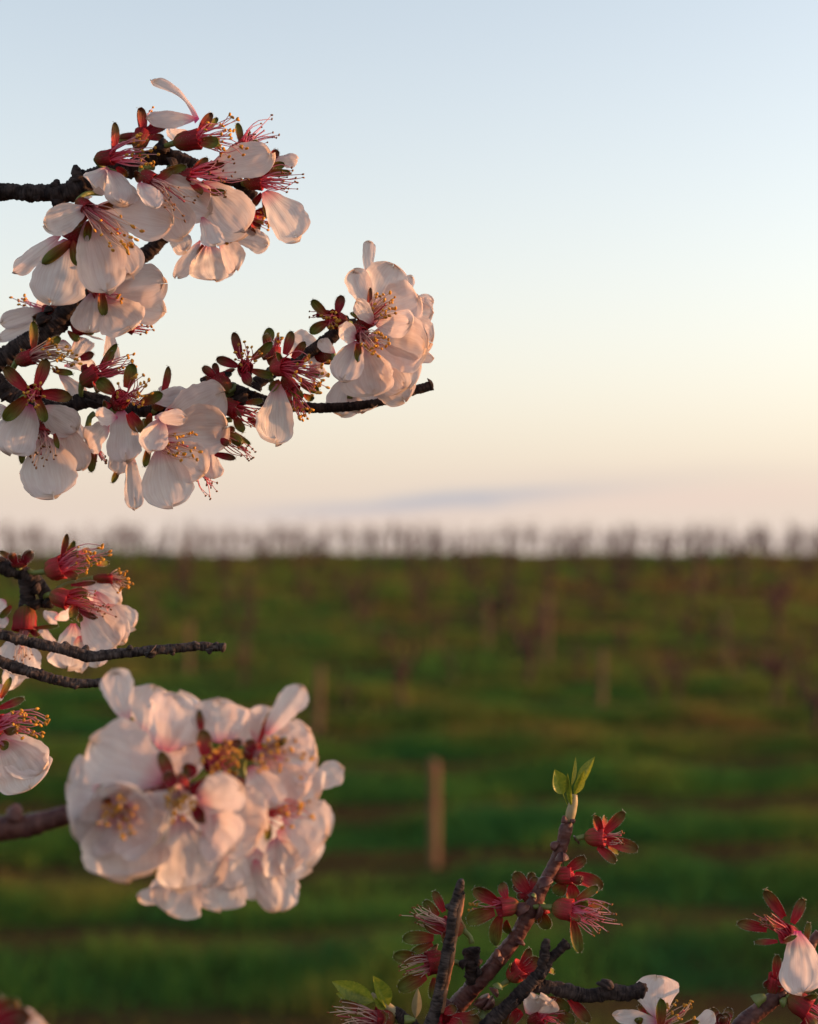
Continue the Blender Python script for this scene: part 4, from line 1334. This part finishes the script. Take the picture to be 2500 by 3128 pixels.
# blossom at the left edge
bM = branch("short branch outside the left edge bearing a half-seen red-centred blossom", 5, [(-160, 420, -16, 50), (-90, 370, -16, 46), (-50, 330, -16, 40)], M_BARK)
blossom(bM, 5, (5, 340), -22, (0.95, 0.1, -0.2), (-50, 330, -16),
        petals=[(10, 420, 150, 655, 260, -1, {'notch': .05}), (0, 400, 215, 560, 200, -1, {'dz': 2}), (20, 150, -40, 200, 90, 0, {'dz': 3}), (-10, 440, -20, 620, 150, 0)],
        sepals=[(0, 210, 52, 112, 46, 0, {'m': G}), (0, 260, 120, 215, 46, -1), (10, 330, 62, 360, 100, -1, {'m': RD}), (0, 430, 40, 455, 60, 0, {'m': G})],
        st=(30, 150, 330, 90, -4), label="half-seen blossom with a red fan of stamens and a white skirt", cup=1.3)

# ================================================================== big near cluster
bG = branch("reddish dark branch at lower left carrying the large soft white cluster nearest the viewer", 5,
            [(-140, 880, -124, 82), (0, 848, -124, 78), (120, 838, -124, 72), (240, 805, -124, 62), (380, 770, -122, 56), (560, 720, -116, 50), (760, 680, -112, 44), (960, 650, -110, 40), (1150, 620, -108, 36), (1260, 640, -106, 28)], M_BARK_YOUNG, .06)
bud(bG, 5, 65, 800, 20, -70, -126, 48, M_BARK_YOUNG)
bud(bG, 5, 125, 870, 14, 22, -126, 34, M_BARK_YOUNG)
blossom(bG, 5, (680, 430), -102, (-0.2, -0.8, 0.3), (760, 660, -112),
        petals=[(622, 340, 555, 76, 150, 0, {'p': 7, 'notch': 0}), (690, 400, 750, 152, 230, 0, {'dz': 3}), (800, 470, 860, 195, 320, 0, {'dz': -4, 'notch': .06}), (820, 440, 960, 330, 200, 0, {'dz': -2}), (850, 470, 965, 520, 230, 0, {'dz': 0}), (900, 620, 890, 440, 260, 0, {'dz': -3}), (880, 600, 800, 470, 200, 0, {'dz': 2})],
        sepals=[(640, 340, 640, 305, 30, 0, {'m': G})], label="white blossom standing up at the cluster's top left", cup=.8)
blossom(bG, 5, (800, 610), -118, (-0.7, -0.5, -0.3), (820, 660, -112),
        petals=[(800, 610, 455, 420, 310, 0, {'cup': .12, 'notch': .02, 'ruf': .05, 'p': 6}), (490, 640, 330, 620, 230, 0, {'dz': 8, 'notch': .1}), (760, 600, 560, 560, 200, 0, {'dz': 4})],
        sepals=[(850, 640, 788, 470, 84, 0, {'m': RD, 'dz': -4}), (780, 670, 720, 680, 60, 0, {'m': MR})], label="broad lavender-shaded petals on the cluster's left", cup=.9)
blossom(bG, 5, (580, 770), -126, (-0.1, 0.3, -0.9), (560, 720, -116),
        petals=[(580, 770, 610, 1112, 390, 0, {'cup': .34, 'curl': .12, 'ruf': .06, 'notch': .05, 'dz': 5, 'tz': -9, 'f': .95, 'roll': 0}), (550, 760, 348, 880, 330, 0, {'cup': .34, 'curl': .12, 'dz': 4, 'tz': -8, 'f': .95, 'roll': 0}), (610, 760, 818, 890, 340, 0, {'cup': .4, 'curl': .12, 'ruf': .08, 'dz': 4, 'tz': -9, 'f': .95, 'roll': 0}), (560, 740, 470, 655, 270, 0, {'cup': .3, 'dz': 3, 'tz': -7}), (600, 740, 690, 645, 280, 0, {'cup': .3, 'dz': 3, 'tz': -8}), (660, 860, 745, 1060, 220, 0, {'dz': 6})],
        sepals=[(540, 740, 480, 640, 60, 1, {'m': G})],
        st=(30, 585, 790, 100, -9), fil=M_FIL_PALE, label="cup-shaped blossom at the cluster's left facing the viewer, golden stamens deep inside", cl=40)
blossom(bG, 5, (880, 660), -124, (0.05, 0.6, -0.7), (900, 655, -111),
        petals=[(880, 780, 900, 1155, 270, 0, {'cup': .12, 'p': 4}), (950, 740, 1285, 850, 330, -1, {'cup': .25, 'notch': .02}), (960, 700, 1180, 640, 200, -1, {'cup': .2}), (1000, 800, 1160, 950, 240, -1, {'dz': 2})],
        sepals=[(930, 660, 1055, 615, 80, -1, {'m': MR}), (850, 650, 815, 570, 90, 0, {'m': MR}), (800, 660, 720, 690, 70, 0, {'m': MR}), (950, 750, 1000, 810, 80, -1, {'m': MR})],
        st=(34, 870, 740, 80, -8), fil=M_FIL_PALE, label="central blossom of the cluster, stamens hanging straight down")
blossom(bG, 5, (1040, 520), -114, (0.2, -0.4, -0.85), (1060, 630, -109),
        petals=[(1080, 430, 1075, 218, 270, 0, {'dz': 6, 'notch': .12}), (1150, 440, 1230, 280, 180, 0, {'dz': 8})],
        sepals=[(1000, 500, 990, 365, 92, 0), (1060, 470, 1185, 430, 66, 0, {'m': MR}), (960, 560, 895, 575, 90, 0), (985, 390, 968, 270, 44, 0, {'dz': 4}), (1080, 590, 1150, 590, 80, -1)],
        st=(40, 1090, 520, 95, -5), fil=M_FIL_RED, label="red-centred blossom at the top of the cluster between white petals", cup=1.3)
blossom(bG, 5, (1260, 480), -112, (0.6, -0.1, -0.6), (1200, 620, -108),
        petals=[(1300, 390, 1470, 160, 130, 0, {'p': 7, 'fold': .25, 'notch': 0}), (1250, 430, 1345, 275, 200, 0, {'dz': 4}), (1330, 470, 1510, 370, 170, 0, {'dz': 4}), (1340, 490, 1545, 500, 250, 0, {'dz': 4}), (1290, 520, 1420, 745, 300, 0, {'dz': 0}), (1220, 545, 1330, 745, 190, 0, {'dz': -5, 'notch': .1}), (1500, 650, 1668, 548, 120, 0, {'dz': 8}), (1380, 560, 1540, 700, 240, 0, {'dz': 3})],
        sepals=[(1310, 450, 1400, 410, 60, -1, {'m': G}), (1260, 430, 1320, 280, 40, 1, {'dz': 3}), (1240, 480, 1200, 420, 80, 0, {'m': MR})],
        st=(36, 1380, 510, 120, -5), fil=M_FIL_PALE, label="warm-lit blossom at the cluster's upper right with many stamens", cup=1.1)
blossom(bG, 5, (1310, 775), -114, (0.95, 0.15, -0.2), (1250, 660, -107),
        petals=[(1380, 780, 1600, 880, 270, 0, {'dz': 4, 'notch': .05}), (1360, 850, 1515, 1040, 260, 0, {'dz': 5}), (1330, 900, 1400, 1060, 200, 0, {'dz': 4})],
        sepals=[(1295, 810, 1312, 905, 56, 0, {'m': G}), (1280, 760, 1230, 620, 36, 0, {'m': MR})],
        st=(18, 1440, 790, 85, -4), fil=M_FIL_RED, label="side-on blossom at the cluster's right with orange-red stamens", cup=.9)
blossom(bG, 5, (1080, 930), -108, (0.1, 0.9, 0.2), (1120, 640, -108),
        petals=[(930, 1040, 830, 1262, 260, 0, {'dz': 2, 'notch': .03}), (1080, 1060, 1080, 1250, 260, 0, {'dz': 3}), (900, 1140, 675, 1172, 100, 0, {'dz': 4, 'p': 2}), (1090, 930, 1005, 1135, 100, 0, {'dz': -6, 'p': 2.2, 'fold': .3}), (1110, 950, 1150, 1148, 190, 0, {'dz': -5}), (1210, 930, 1260, 1195, 200, 0, {'dz': -2}), (1320, 950, 1375, 1245, 190, 0, {'dz': 0, 'fold': .2}), (1240, 1000, 1345, 1250, 120, 0, {'dz': -3, 'p': 3}), (1230, 720, 1330, 960, 280, 0, {'dz': 6}), (1150, 640, 1130, 860, 260, 0, {'dz': 6}), (1000, 640, 960, 860, 240, 0, {'dz': 8})],
        label="downward-facing blossom forming the cluster's lower fringe", cup=.9)

# ================================================================== lower right shoot
bH = branch("smooth purple-brown shoot rising at lower right, tipped with pale green leaves", 6,
            [(560, 1530, 4, 62), (700, 1385, 3, 58), (800, 1270, 2, 54), (880, 1190, 1, 48), (940, 1115, 1, 50), (1010, 1030, 0, 46), (1050, 970, 0, 46), (1085, 900, 0, 52), (1130, 810, 0, 48), (1190, 700, 0, 40), (1235, 610, 0, 38), (1275, 510, 0, 38), (1290, 440, 0, 42), (1308, 395, 0, 28)], M_BARK_YOUNG, .06)
v, f, uv = tube(*spline([(pt(6, 1306, 400, 0), .0014), (pt(6, 1318, 350, 0), .0017), (pt(6, 1330, 300, 0), .0015), (pt(6, 1338, 255, 0), .0009)], .0008), 12)
mesh_obj("green_shoot", v, f, [M_LEAF_STALK], bH, uv)
leaf(bH, 6, (1300, 310), (1232, 122), 96, -1, -3, .22, .12, 0, roll=20, stalk=.5)
leaf(bH, 6, (1345, 255), (1444, 55), 62, 0, 2, .45, -.1, 0, roll=-35, stalk=.3)
leaf(bH, 6, (1325, 280), (1388, 125), 52, -1, -2, .45, .1, 0, roll=10, stalk=.3)
leaf(bH, 6, (1318, 220), (1342, 56), 26, 1, 3, .5, .02, 0, roll=30)
leaf(bH, 6, (1322, 330), (1300, 140), 30, -1, -2, .5, .02, 0, roll=-20)
for a in [(1285, 400, -6, -34, -2, 16), (1320, 400, 18, -16, -2, 14), (1240, 530, -28, -18, -1, 26), (1270, 600, -5, -42, -5, 34), (1275, 595, 2, 0, -6, 44), (1180, 730, -18, -40, -6, 46), (1345, 495, 12, -8, 1, 26), (1110, 800, 20, -26, -5, 26), (930, 1110, -4, -44, -3, 22), (1070, 870, -30, -40, -4, 40), (1140, 870, 30, 10, -3, 40), (1050, 1040, 10, -20, -2, 26), (940, 1130, 24, -16, -5, 20), (670, 1360, -14, -30, -1, 22), (845, 1330, 40, 60, -2, 46), (880, 1350, 30, 20, -6, 40), (910, 1300, 20, -20, -6, 30)]:
    bud(bH, 6, a[0], a[1], a[2], a[3], a[4], a[5], M_BARK_YOUNG)
bud(bH, 6, 1120, 790, 8, -14, -7, 14, M_PEDICEL)
bud(bH, 6, 930, 1270, 10, -22, -8, 26, M_PEDICEL)
stem(bH, 6, [(800, 1250, 2, 44), (800, 1180, 0, 46), (795, 1120, -1, 44), (808, 1070, -2, 38)], M_BARK, .18, 16, "spur")
for a in [(760, 1150, -30, -16, -2, 26), (820, 1140, 32, -14, -3, 20), (815, 1080, 24, -20, -3, 18), (770, 1090, -14, -24, -2, 24), (820, 1190, 30, 6, -3, 24)]:
    bud(bH, 6, a[0], a[1], a[2], a[3], a[4], a[5], M_BARK)
blossom(bH, 6, (1495, 480), -1, (0.95, -0.02, -0.3), (1345, 490, 0),
        sepals=[(1490, 450, 1598, 342, 76, 0), (1470, 440, 1440, 372, 60, -1), (1480, 430, 1500, 370, 46, 1), (1505, 500, 1672, 535, 86, -1, {'bend': .05}), (1460, 530, 1558, 602, 62, 0), (1510, 520, 1580, 555, 46, 1, {'m': G})],
        st=(9, 1580, 470, 50, -2), fil=M_FIL_PALE, ant=M_ANTHER_DARK, label="rosy spent blossom pointing right near the shoot tip", cup=1.25, cl=62, cm=M_CALYX_RED)
blossom(bH, 6, (1325, 680), 2, (0.85, -0.1, -0.2), (1210, 740, 1),
        sepals=[(1300, 640, 1395, 588, 78, 0), (1335, 680, 1490, 730, 92, 0), (1315, 730, 1330, 815, 92, 0, {'m': RD}), (1280, 720, 1240, 780, 90, 0, {'m': G})],
        label="red spent blossom behind the shoot with three long sepals", cup=1.2, cl=60, cm=M_CALYX_RED, st=(3, 1430, 750, 20, 0))
blossom(bH, 6, (1325, 865), -5, (0.95, 0.1, -0.25), (1120, 845, -2),
        sepals=[(1350, 810, 1458, 735, 56, 0, {'m': G}), (1330, 850, 1405, 815, 66, -1, {'m': G}), (1325, 920, 1355, 1082, 76, 0, {'m': G}), (1400, 830, 1515, 845, 54, 1, {'m': G})],
        st=(30, 1490, 915, 95, -3), ant=M_ANTHER_DARK, label="pink-stamened spent blossom pointing right on the shoot", cup=1.45, cl=62, cm=M_CALYX_RED)
blossom(bH, 6, (1175, 880), 6, (0.1, 0.95, -0.1), (1140, 830, 3), sepals=[(1165, 870, 1192, 962, 86, 0, {'m': G}), (1150, 880, 1130, 930, 50, 0, {'m': G})], label="green-tipped sepals hanging behind the shoot", cup=.7, cl=26)
blossom(bH, 6, (940, 850), -4, (-0.9, 0.05, -0.3), (1060, 850, -1),
        sepals=[(935, 820, 808, 740, 92, 0), (980, 800, 948, 725, 66, 1), (915, 870, 765, 908, 100, 0, {'m': G}), (950, 900, 888, 1035, 88, 0, {'m': G, 'bend': -.2}), (980, 920, 985, 985, 60, 1, {'m': G})],
        st=(5, 800, 855, 25, 0), label="star-shaped spent blossom left of the shoot", cup=1.3, cl=66, cm=M_CALYX_RED)
blossom(bH, 6, (1090, 765), 2, (-0.5, -0.75, 0.1), (1110, 830, 1),
        sepals=[(1090, 765, 1010, 672, 92, 0), (1110, 750, 1140, 690, 60, 0), (1070, 790, 1035, 800, 50, 0)], label="blunt red sepals rising left of the shoot", cup=1.1, cl=44)
blossom(bH, 6, (650, 950), -3, (-0.9, -0.2, -0.3), (795, 1040, -1),
        sepals=[(650, 870, 598, 762, 56, 0), (620, 890, 545, 815, 62, 1, {'m': G}), (665, 970, 545, 925, 98, -1), (595, 1010, 432, 1003, 84, 0, {'m': G}), (590, 1040, 480, 1090, 54, 0, {'m': G}), (690, 990, 640, 1030, 80, -1)],
        st=(18, 500, 900, 75, -3), ant=M_ANTHER_DARK, fil=M_FIL_PALE, label="pink spent blossom pointing left behind the split stub", cup=1.35, cl=62, cm=M_CALYX_RED)
blossom(bH, 6, (560, 1145), -2, (-0.95, 0.1, -0.25), (740, 1155, -1),
        sepals=[(530, 1120, 385, 1085, 88, 0, {'m': G}), (590, 1110, 600, 1045, 60, 1), (555, 1210, 412, 1282, 100, 0, {'m': G}), (600, 1220, 575, 1325, 46, 0, {'m': G}), (560, 1120, 480, 1095, 60, 1)],
        st=(14, 450, 1185, 60, -2), ant=M_ANTHER_DARK, fil=M_FIL_PALE, label="lower red spent blossom pointing left behind the split stub", cup=1.6, cl=64)
blossom(bH, 6, (1060, 1160), 0, (0.6, -0.7, -0.2), (930, 1270, 0),
        sepals=[(1050, 1150, 1118, 1078, 66, 0, {'bend': -.2}), (1070, 1170, 1160, 1130, 96, 0), (1000, 1180, 985, 1150, 46, -1, {'m': G}), (1180, 1180, 1240, 1185, 36, 1, {'m': G}), (1060, 1200, 1110, 1240, 90, -1)], label="scarlet spent blossom between shoot and forked stub", cup=1.3, cm=M_CALYX_RED)
blossom(bH, 6, (665, 1425), -6, (0.2, -0.5, -0.7), (740, 1500, 0),
        sepals=[(650, 1405, 715, 1372, 60, 0), (690, 1430, 840, 1440, 86, 0), (640, 1430, 555, 1440, 90, 0), (680, 1450, 740, 1490, 90, -1), (770, 1410, 830, 1390, 30, 0, {'m': G})], label="scarlet spent blossom cut by the bottom edge", cup=1.2)
blossom(bH, 6, (1170, 1420), -2, (0.6, -0.5, -0.4), (1100, 1540, 2),
        petals=[(1090, 1410, 1150, 1312, 150, -1, {'cup': .4, 'ruf': .2}), (1140, 1400, 1200, 1370, 110, -1, {'ruf': .2})],
        sepals=[(1200, 1335, 1310, 1385, 84, 0, {'m': G, 'bend': .08}), (1305, 1335, 1405, 1455, 78, 0), (1080, 1380, 1095, 1355, 40, 0, {'m': G}), (1060, 1400, 960, 1470, 80, -1), (1250, 1420, 1340, 1450, 80, -1, {'m': G}), (1030, 1380, 1000, 1470, 60, 0)],
        st=(18, 1250, 1410, 75, -2), ant=M_ANTHER_DARK, label="crumpled pale petals and pink sepals at the bottom edge")
bud(bH, 6, 850, 1440, 60, -40, -4, 40, M_PEDICEL)
leaf(bH, 6, (500, 1440), (512, 1272), 54, 6, 0, .35, .03, 0, mat=M_LEAF_STALK)
leaf(bH, 6, (775, 1015), (722, 880), 26, 2, 0, .35, .03, 0, mat=M_LEAF_STALK)

bI = branch("split dry stub with a lit bare-wood edge, leaning right before the left-pointing blossoms", 6,
            [(540, 1560, -6, 48), (600, 1405, -7, 38), (630, 1260, -8, 32), (655, 1130, -9, 32), (675, 1040, -9, 34), (690, 930, -10, 30), (700, 850, -10, 32), (725, 770, -10, 30), (740, 708, -10, 22)], M_BARK_GREY, .08, name="broken_twig", group="dry stubs")
stem(bI, 6, [(634, 1400, -7, 20), (664, 1240, -8, 18), (690, 1120, -9, 18), (702, 1030, -9, 17), (722, 930, -10, 17), (738, 850, -10, 17), (750, 780, -10, 13)], M_WOOD, .1, 12, "bare_wood")
for a in [(690, 850, -36, -8, -10, 18), (745, 775, 14, -6, -10, 12), (690, 1070, 14, -10, -12, 16), (735, 720, 14, -22, -11, 18)]:
    bud(bI, 6, a[0], a[1], a[2], a[3], a[4], a[5], M_BARK_GREY)

bN = branch("short leafy twig at the bottom edge, two serrated green leaves and pink stamens", 6,
            [(560, 1560, -4, 40), (480, 1470, -5, 40), (420, 1420, -5, 34), (385, 1385, -5, 24)], M_BARK, .14)
v, f, uv = tube(*spline([(pt(6, 400, 1410, -5), .0016), (pt(6, 350, 1370, -5), .0015), (pt(6, 300, 1330, -5), .001), (pt(6, 270, 1300, -5), .0004)], .0008), 10)
mesh_obj("green_shoot", v, f, [M_LEAF_STALK], bN, uv)
leaf(bN, 6, (290, 1345), (58, 1238), 105, -4, 2, .12, .12, .05, stalk=.05)
leaf(bN, 6, (270, 1350), (80, 1302), 84, -3, 2, .12, .12, .05, stalk=.05)
leaf(bN, 6, (352, 1380), (275, 1208), 92, -6, -2, .45, .06, .03, roll=30, stalk=.05)
leaf(bN, 6, (345, 1390), (285, 1320), 40, -8, -2, .5, .06, 0, roll=-20)
bud(bN, 6, 440, 1440, 60, 0, -7, 24, M_PEDICEL)
blossom(bN, 6, (290, 1430), -6, (-0.95, -0.1, -0.2), (430, 1460, -5),
        sepals=[(290, 1415, 104, 1338, 56, 0), (300, 1420, 200, 1390, 50, -1), (280, 1450, 150, 1470, 70, 0), (310, 1440, 360, 1420, 80, -1)],
        st=(22, 90, 1420, 75, -2), fil=M_FIL_PALE, ant=M_ANTHER_DARK, label="spent blossom with pale stamens reaching left at the bottom edge", cup=1.4)

bJ = branch("forked dark stub with rough cut ends at the bottom, in front of the shoot", 6,
            [(780, 1580, -12, 52), (900, 1445, -12, 44), (980, 1375, -12, 42), (1050, 1305, -12, 42), (1120, 1235, -12, 40), (1170, 1180, -12, 36), (1210, 1120, -12, 30), (1255, 1075, -12, 28), (1300, 1035, -12, 34)], M_BARK, .13)
stem(bJ, 6, [(1160, 1190, -12, 36), (1175, 1120, -13, 32), (1183, 1070, -13, 32), (1190, 1015, -13, 20)], M_BARK, .22, 18, "fork")
stem(bJ, 6, [(1120, 1265, -10, 40), (1200, 1268, -9, 42), (1300, 1290, -8, 46), (1380, 1312, -7, 44), (1460, 1308, -7, 42), (1530, 1292, -7, 46), (1610, 1302, -7, 44), (1680, 1288, -7, 48), (1705, 1292, -7, 44)], M_BARK, .14, 22, "side_stem")
for a in [(1280, 1050, 34, -4, -13, 20), (1290, 1040, -20, -14, -13, 18), (1500, 1265, 10, -36, -8, 46), (1515, 1255, 16, -20, -9, 30), (1170, 1090, -14, -18, -13, 16), (1195, 1060, 14, -12, -13, 14), (1235, 1100, -14, -14, -13, 14), (1400, 1320, -6, 28, -8, 22), (1700, 1280, 10, -20, -8, 24), (1020, 1340, 10, 10, -15, 20), (1165, 1205, 20, 10, -14, 24)]:
    bud(bJ, 6, a[0], a[1], a[2], a[3], a[4], a[5], M_BARK)

bK = branch("twig below the frame holding a white blossom that peeks over the bottom edge", 7, [(300, 1500, -6, 40), (400, 1440, -7, 34), (430, 1400, -8, 28)], M_BARK)
blossom(bK, 7, (430, 1320), -10, (0.3, -0.75, -0.4), (425, 1420, -8),
        petals=[(400, 1270, 395, 918, 330, 1, {'notch': .02, 'cup': .18, 'ruf': .06, 'p': 3.6}), (410, 1300, 42, 1240, 120, 0, {'m': M_PETAL_PINK, 'p': 2.4, 'dz': -2}), (690, 1360, 870, 1235, 130, 0, {'dz': 1})],
        sepals=[(420, 1340, 425, 1100, 112, -1, {'m': G, 'dz': -4}), (310, 1250, 252, 1162, 56, 0, {'dz': 4}), (260, 1330, 240, 1275, 90, -1, {'m': G}), (640, 1320, 740, 1290, 70, -1, {'m': G})],
        st=(16, 620, 1210, 120, -4), fil=M_FIL_PALE, label="white blossom at the bottom edge with one tall petal", cup=1.2)

bL = branch("thick dark twig in the lower right corner with a red star and a hanging petal", 7,
            [(1000, 1440, 2, 58), (1100, 1320, 2, 54), (1250, 1195, 2, 50), (1350, 1115, 2, 48), (1480, 1010, 3, 46), (1580, 860, 5, 40), (1680, 640, 6, 30), (1730, 560, 6, 26)], M_BARK_YOUNG, .07)
bud(bL, 7, 1400, 1090, 60, -36, 0, 22, M_BARK_YOUNG)
blossom(bL, 7, (1450, 570), -4, (-0.85, -0.35, -0.35), (1600, 760, 4),
        petals=[(1555, 550, 1595, 1058, 340, -1, {'m': M_PETAL_PINK, 'dz': -3, 'p': 5.5, 'cup': .1, 'notch': .02})],
        sepals=[(1450, 430, 1295, 205, 128, 0), (1520, 490, 1612, 290, 106, 0), (1300, 540, 1060, 468, 110, 0), (1390, 640, 1205, 652, 64, 0), (1440, 640, 1540, 600, 50, -1, {'m': G, 'dz': -5}), (1625, 650, 1640, 482, 60, 0, {'m': G}), (1440, 500, 1310, 480, 110, -1)],
        st=(14, 1290, 440, 95, -4), fil=M_FIL_RED, ant=M_ANTHER_DARK, label="red star-shaped blossom with one white petal hanging below it", cup=1.3, cl=52, cm=M_CALYX_RED)
blossom(bL, 7, (1400, 930), 2, (0.2, -0.9, -0.2), (1300, 1180, 2),
        sepals=[(1370, 930, 1385, 745, 90, 0), (1410, 940, 1440, 800, 90, 0, {'m': MR}), (1330, 960, 1290, 1020, 90, 0, {'m': MR}), (1400, 980, 1460, 1010, 120, -1)], label="closed red calyx under the white petal", cup=1.35, cl=62)
bud(bL, 7, 1200, 1140, 90, -60, -2, 34, M_PEDICEL)
bud(bL, 7, 1450, 1140, -40, -20, -2, 26, M_PEDICEL)
blossom(bL, 7, (1650, 1200), -4, (0.7, 0.4, -0.3), (1480, 1110, 2),
        sepals=[(1600, 1110, 1710, 1070, 80, -1, {'m': G}), (1700, 1200, 1800, 1150, 100, 0), (1620, 1280, 1600, 1380, 120, 0, {'m': MR}), (1700, 1280, 1790, 1340, 120, -1)],
        st=(6, 1760, 1260, 40, -2), label="deep red blossom cut by the lower right corner", cup=1.7, cl=70)
bO = branch("hidden twig below the frame with a single bud tip showing at the bottom edge", 7, [(960, 1480, 0, 40), (950, 1400, 0, 34), (945, 1360, 0, 30)], M_BARK_YOUNG)
blossom(bO, 7, (940, 1320), -1, (0, -1, 0), (945, 1390, 0), sepals=[(920, 1330, 925, 1225, 90, 0, {'m': MR}), (970, 1330, 965, 1218, 90, 0)], label="single downy red bud tip at the bottom edge", cup=1.1, cl=20)

bP = branch("twig outside the lower left corner with a soft red and white blossom", 8, [(-200, 1500, -160, 60), (-80, 1420, -160, 50), (-10, 1370, -160, 40)], M_BARK_YOUNG)
blossom(bP, 8, (20, 1290), -166, (0.5, -0.7, -0.3), (-10, 1380, -160),
        petals=[(60, 1310, 240, 1262, 120, 0, {'dz': 3, 'cup': .3}), (20, 1290, 190, 1205, 90, 0, {'dz': 3})],
        sepals=[(-20, 1275, 165, 1215, 150, 0, {'m': MR, 'dz': -6}), (-60, 1240, 95, 1150, 130, 0, {'m': RD, 'dz': -3}), (-60, 1210, 20, 1122, 130, 0, {'m': RD}), (20, 1300, 130, 1255, 110, 0, {'m': MR, 'dz': -7})], label="soft red and white blossom in the lower left corner", cup=1.8)
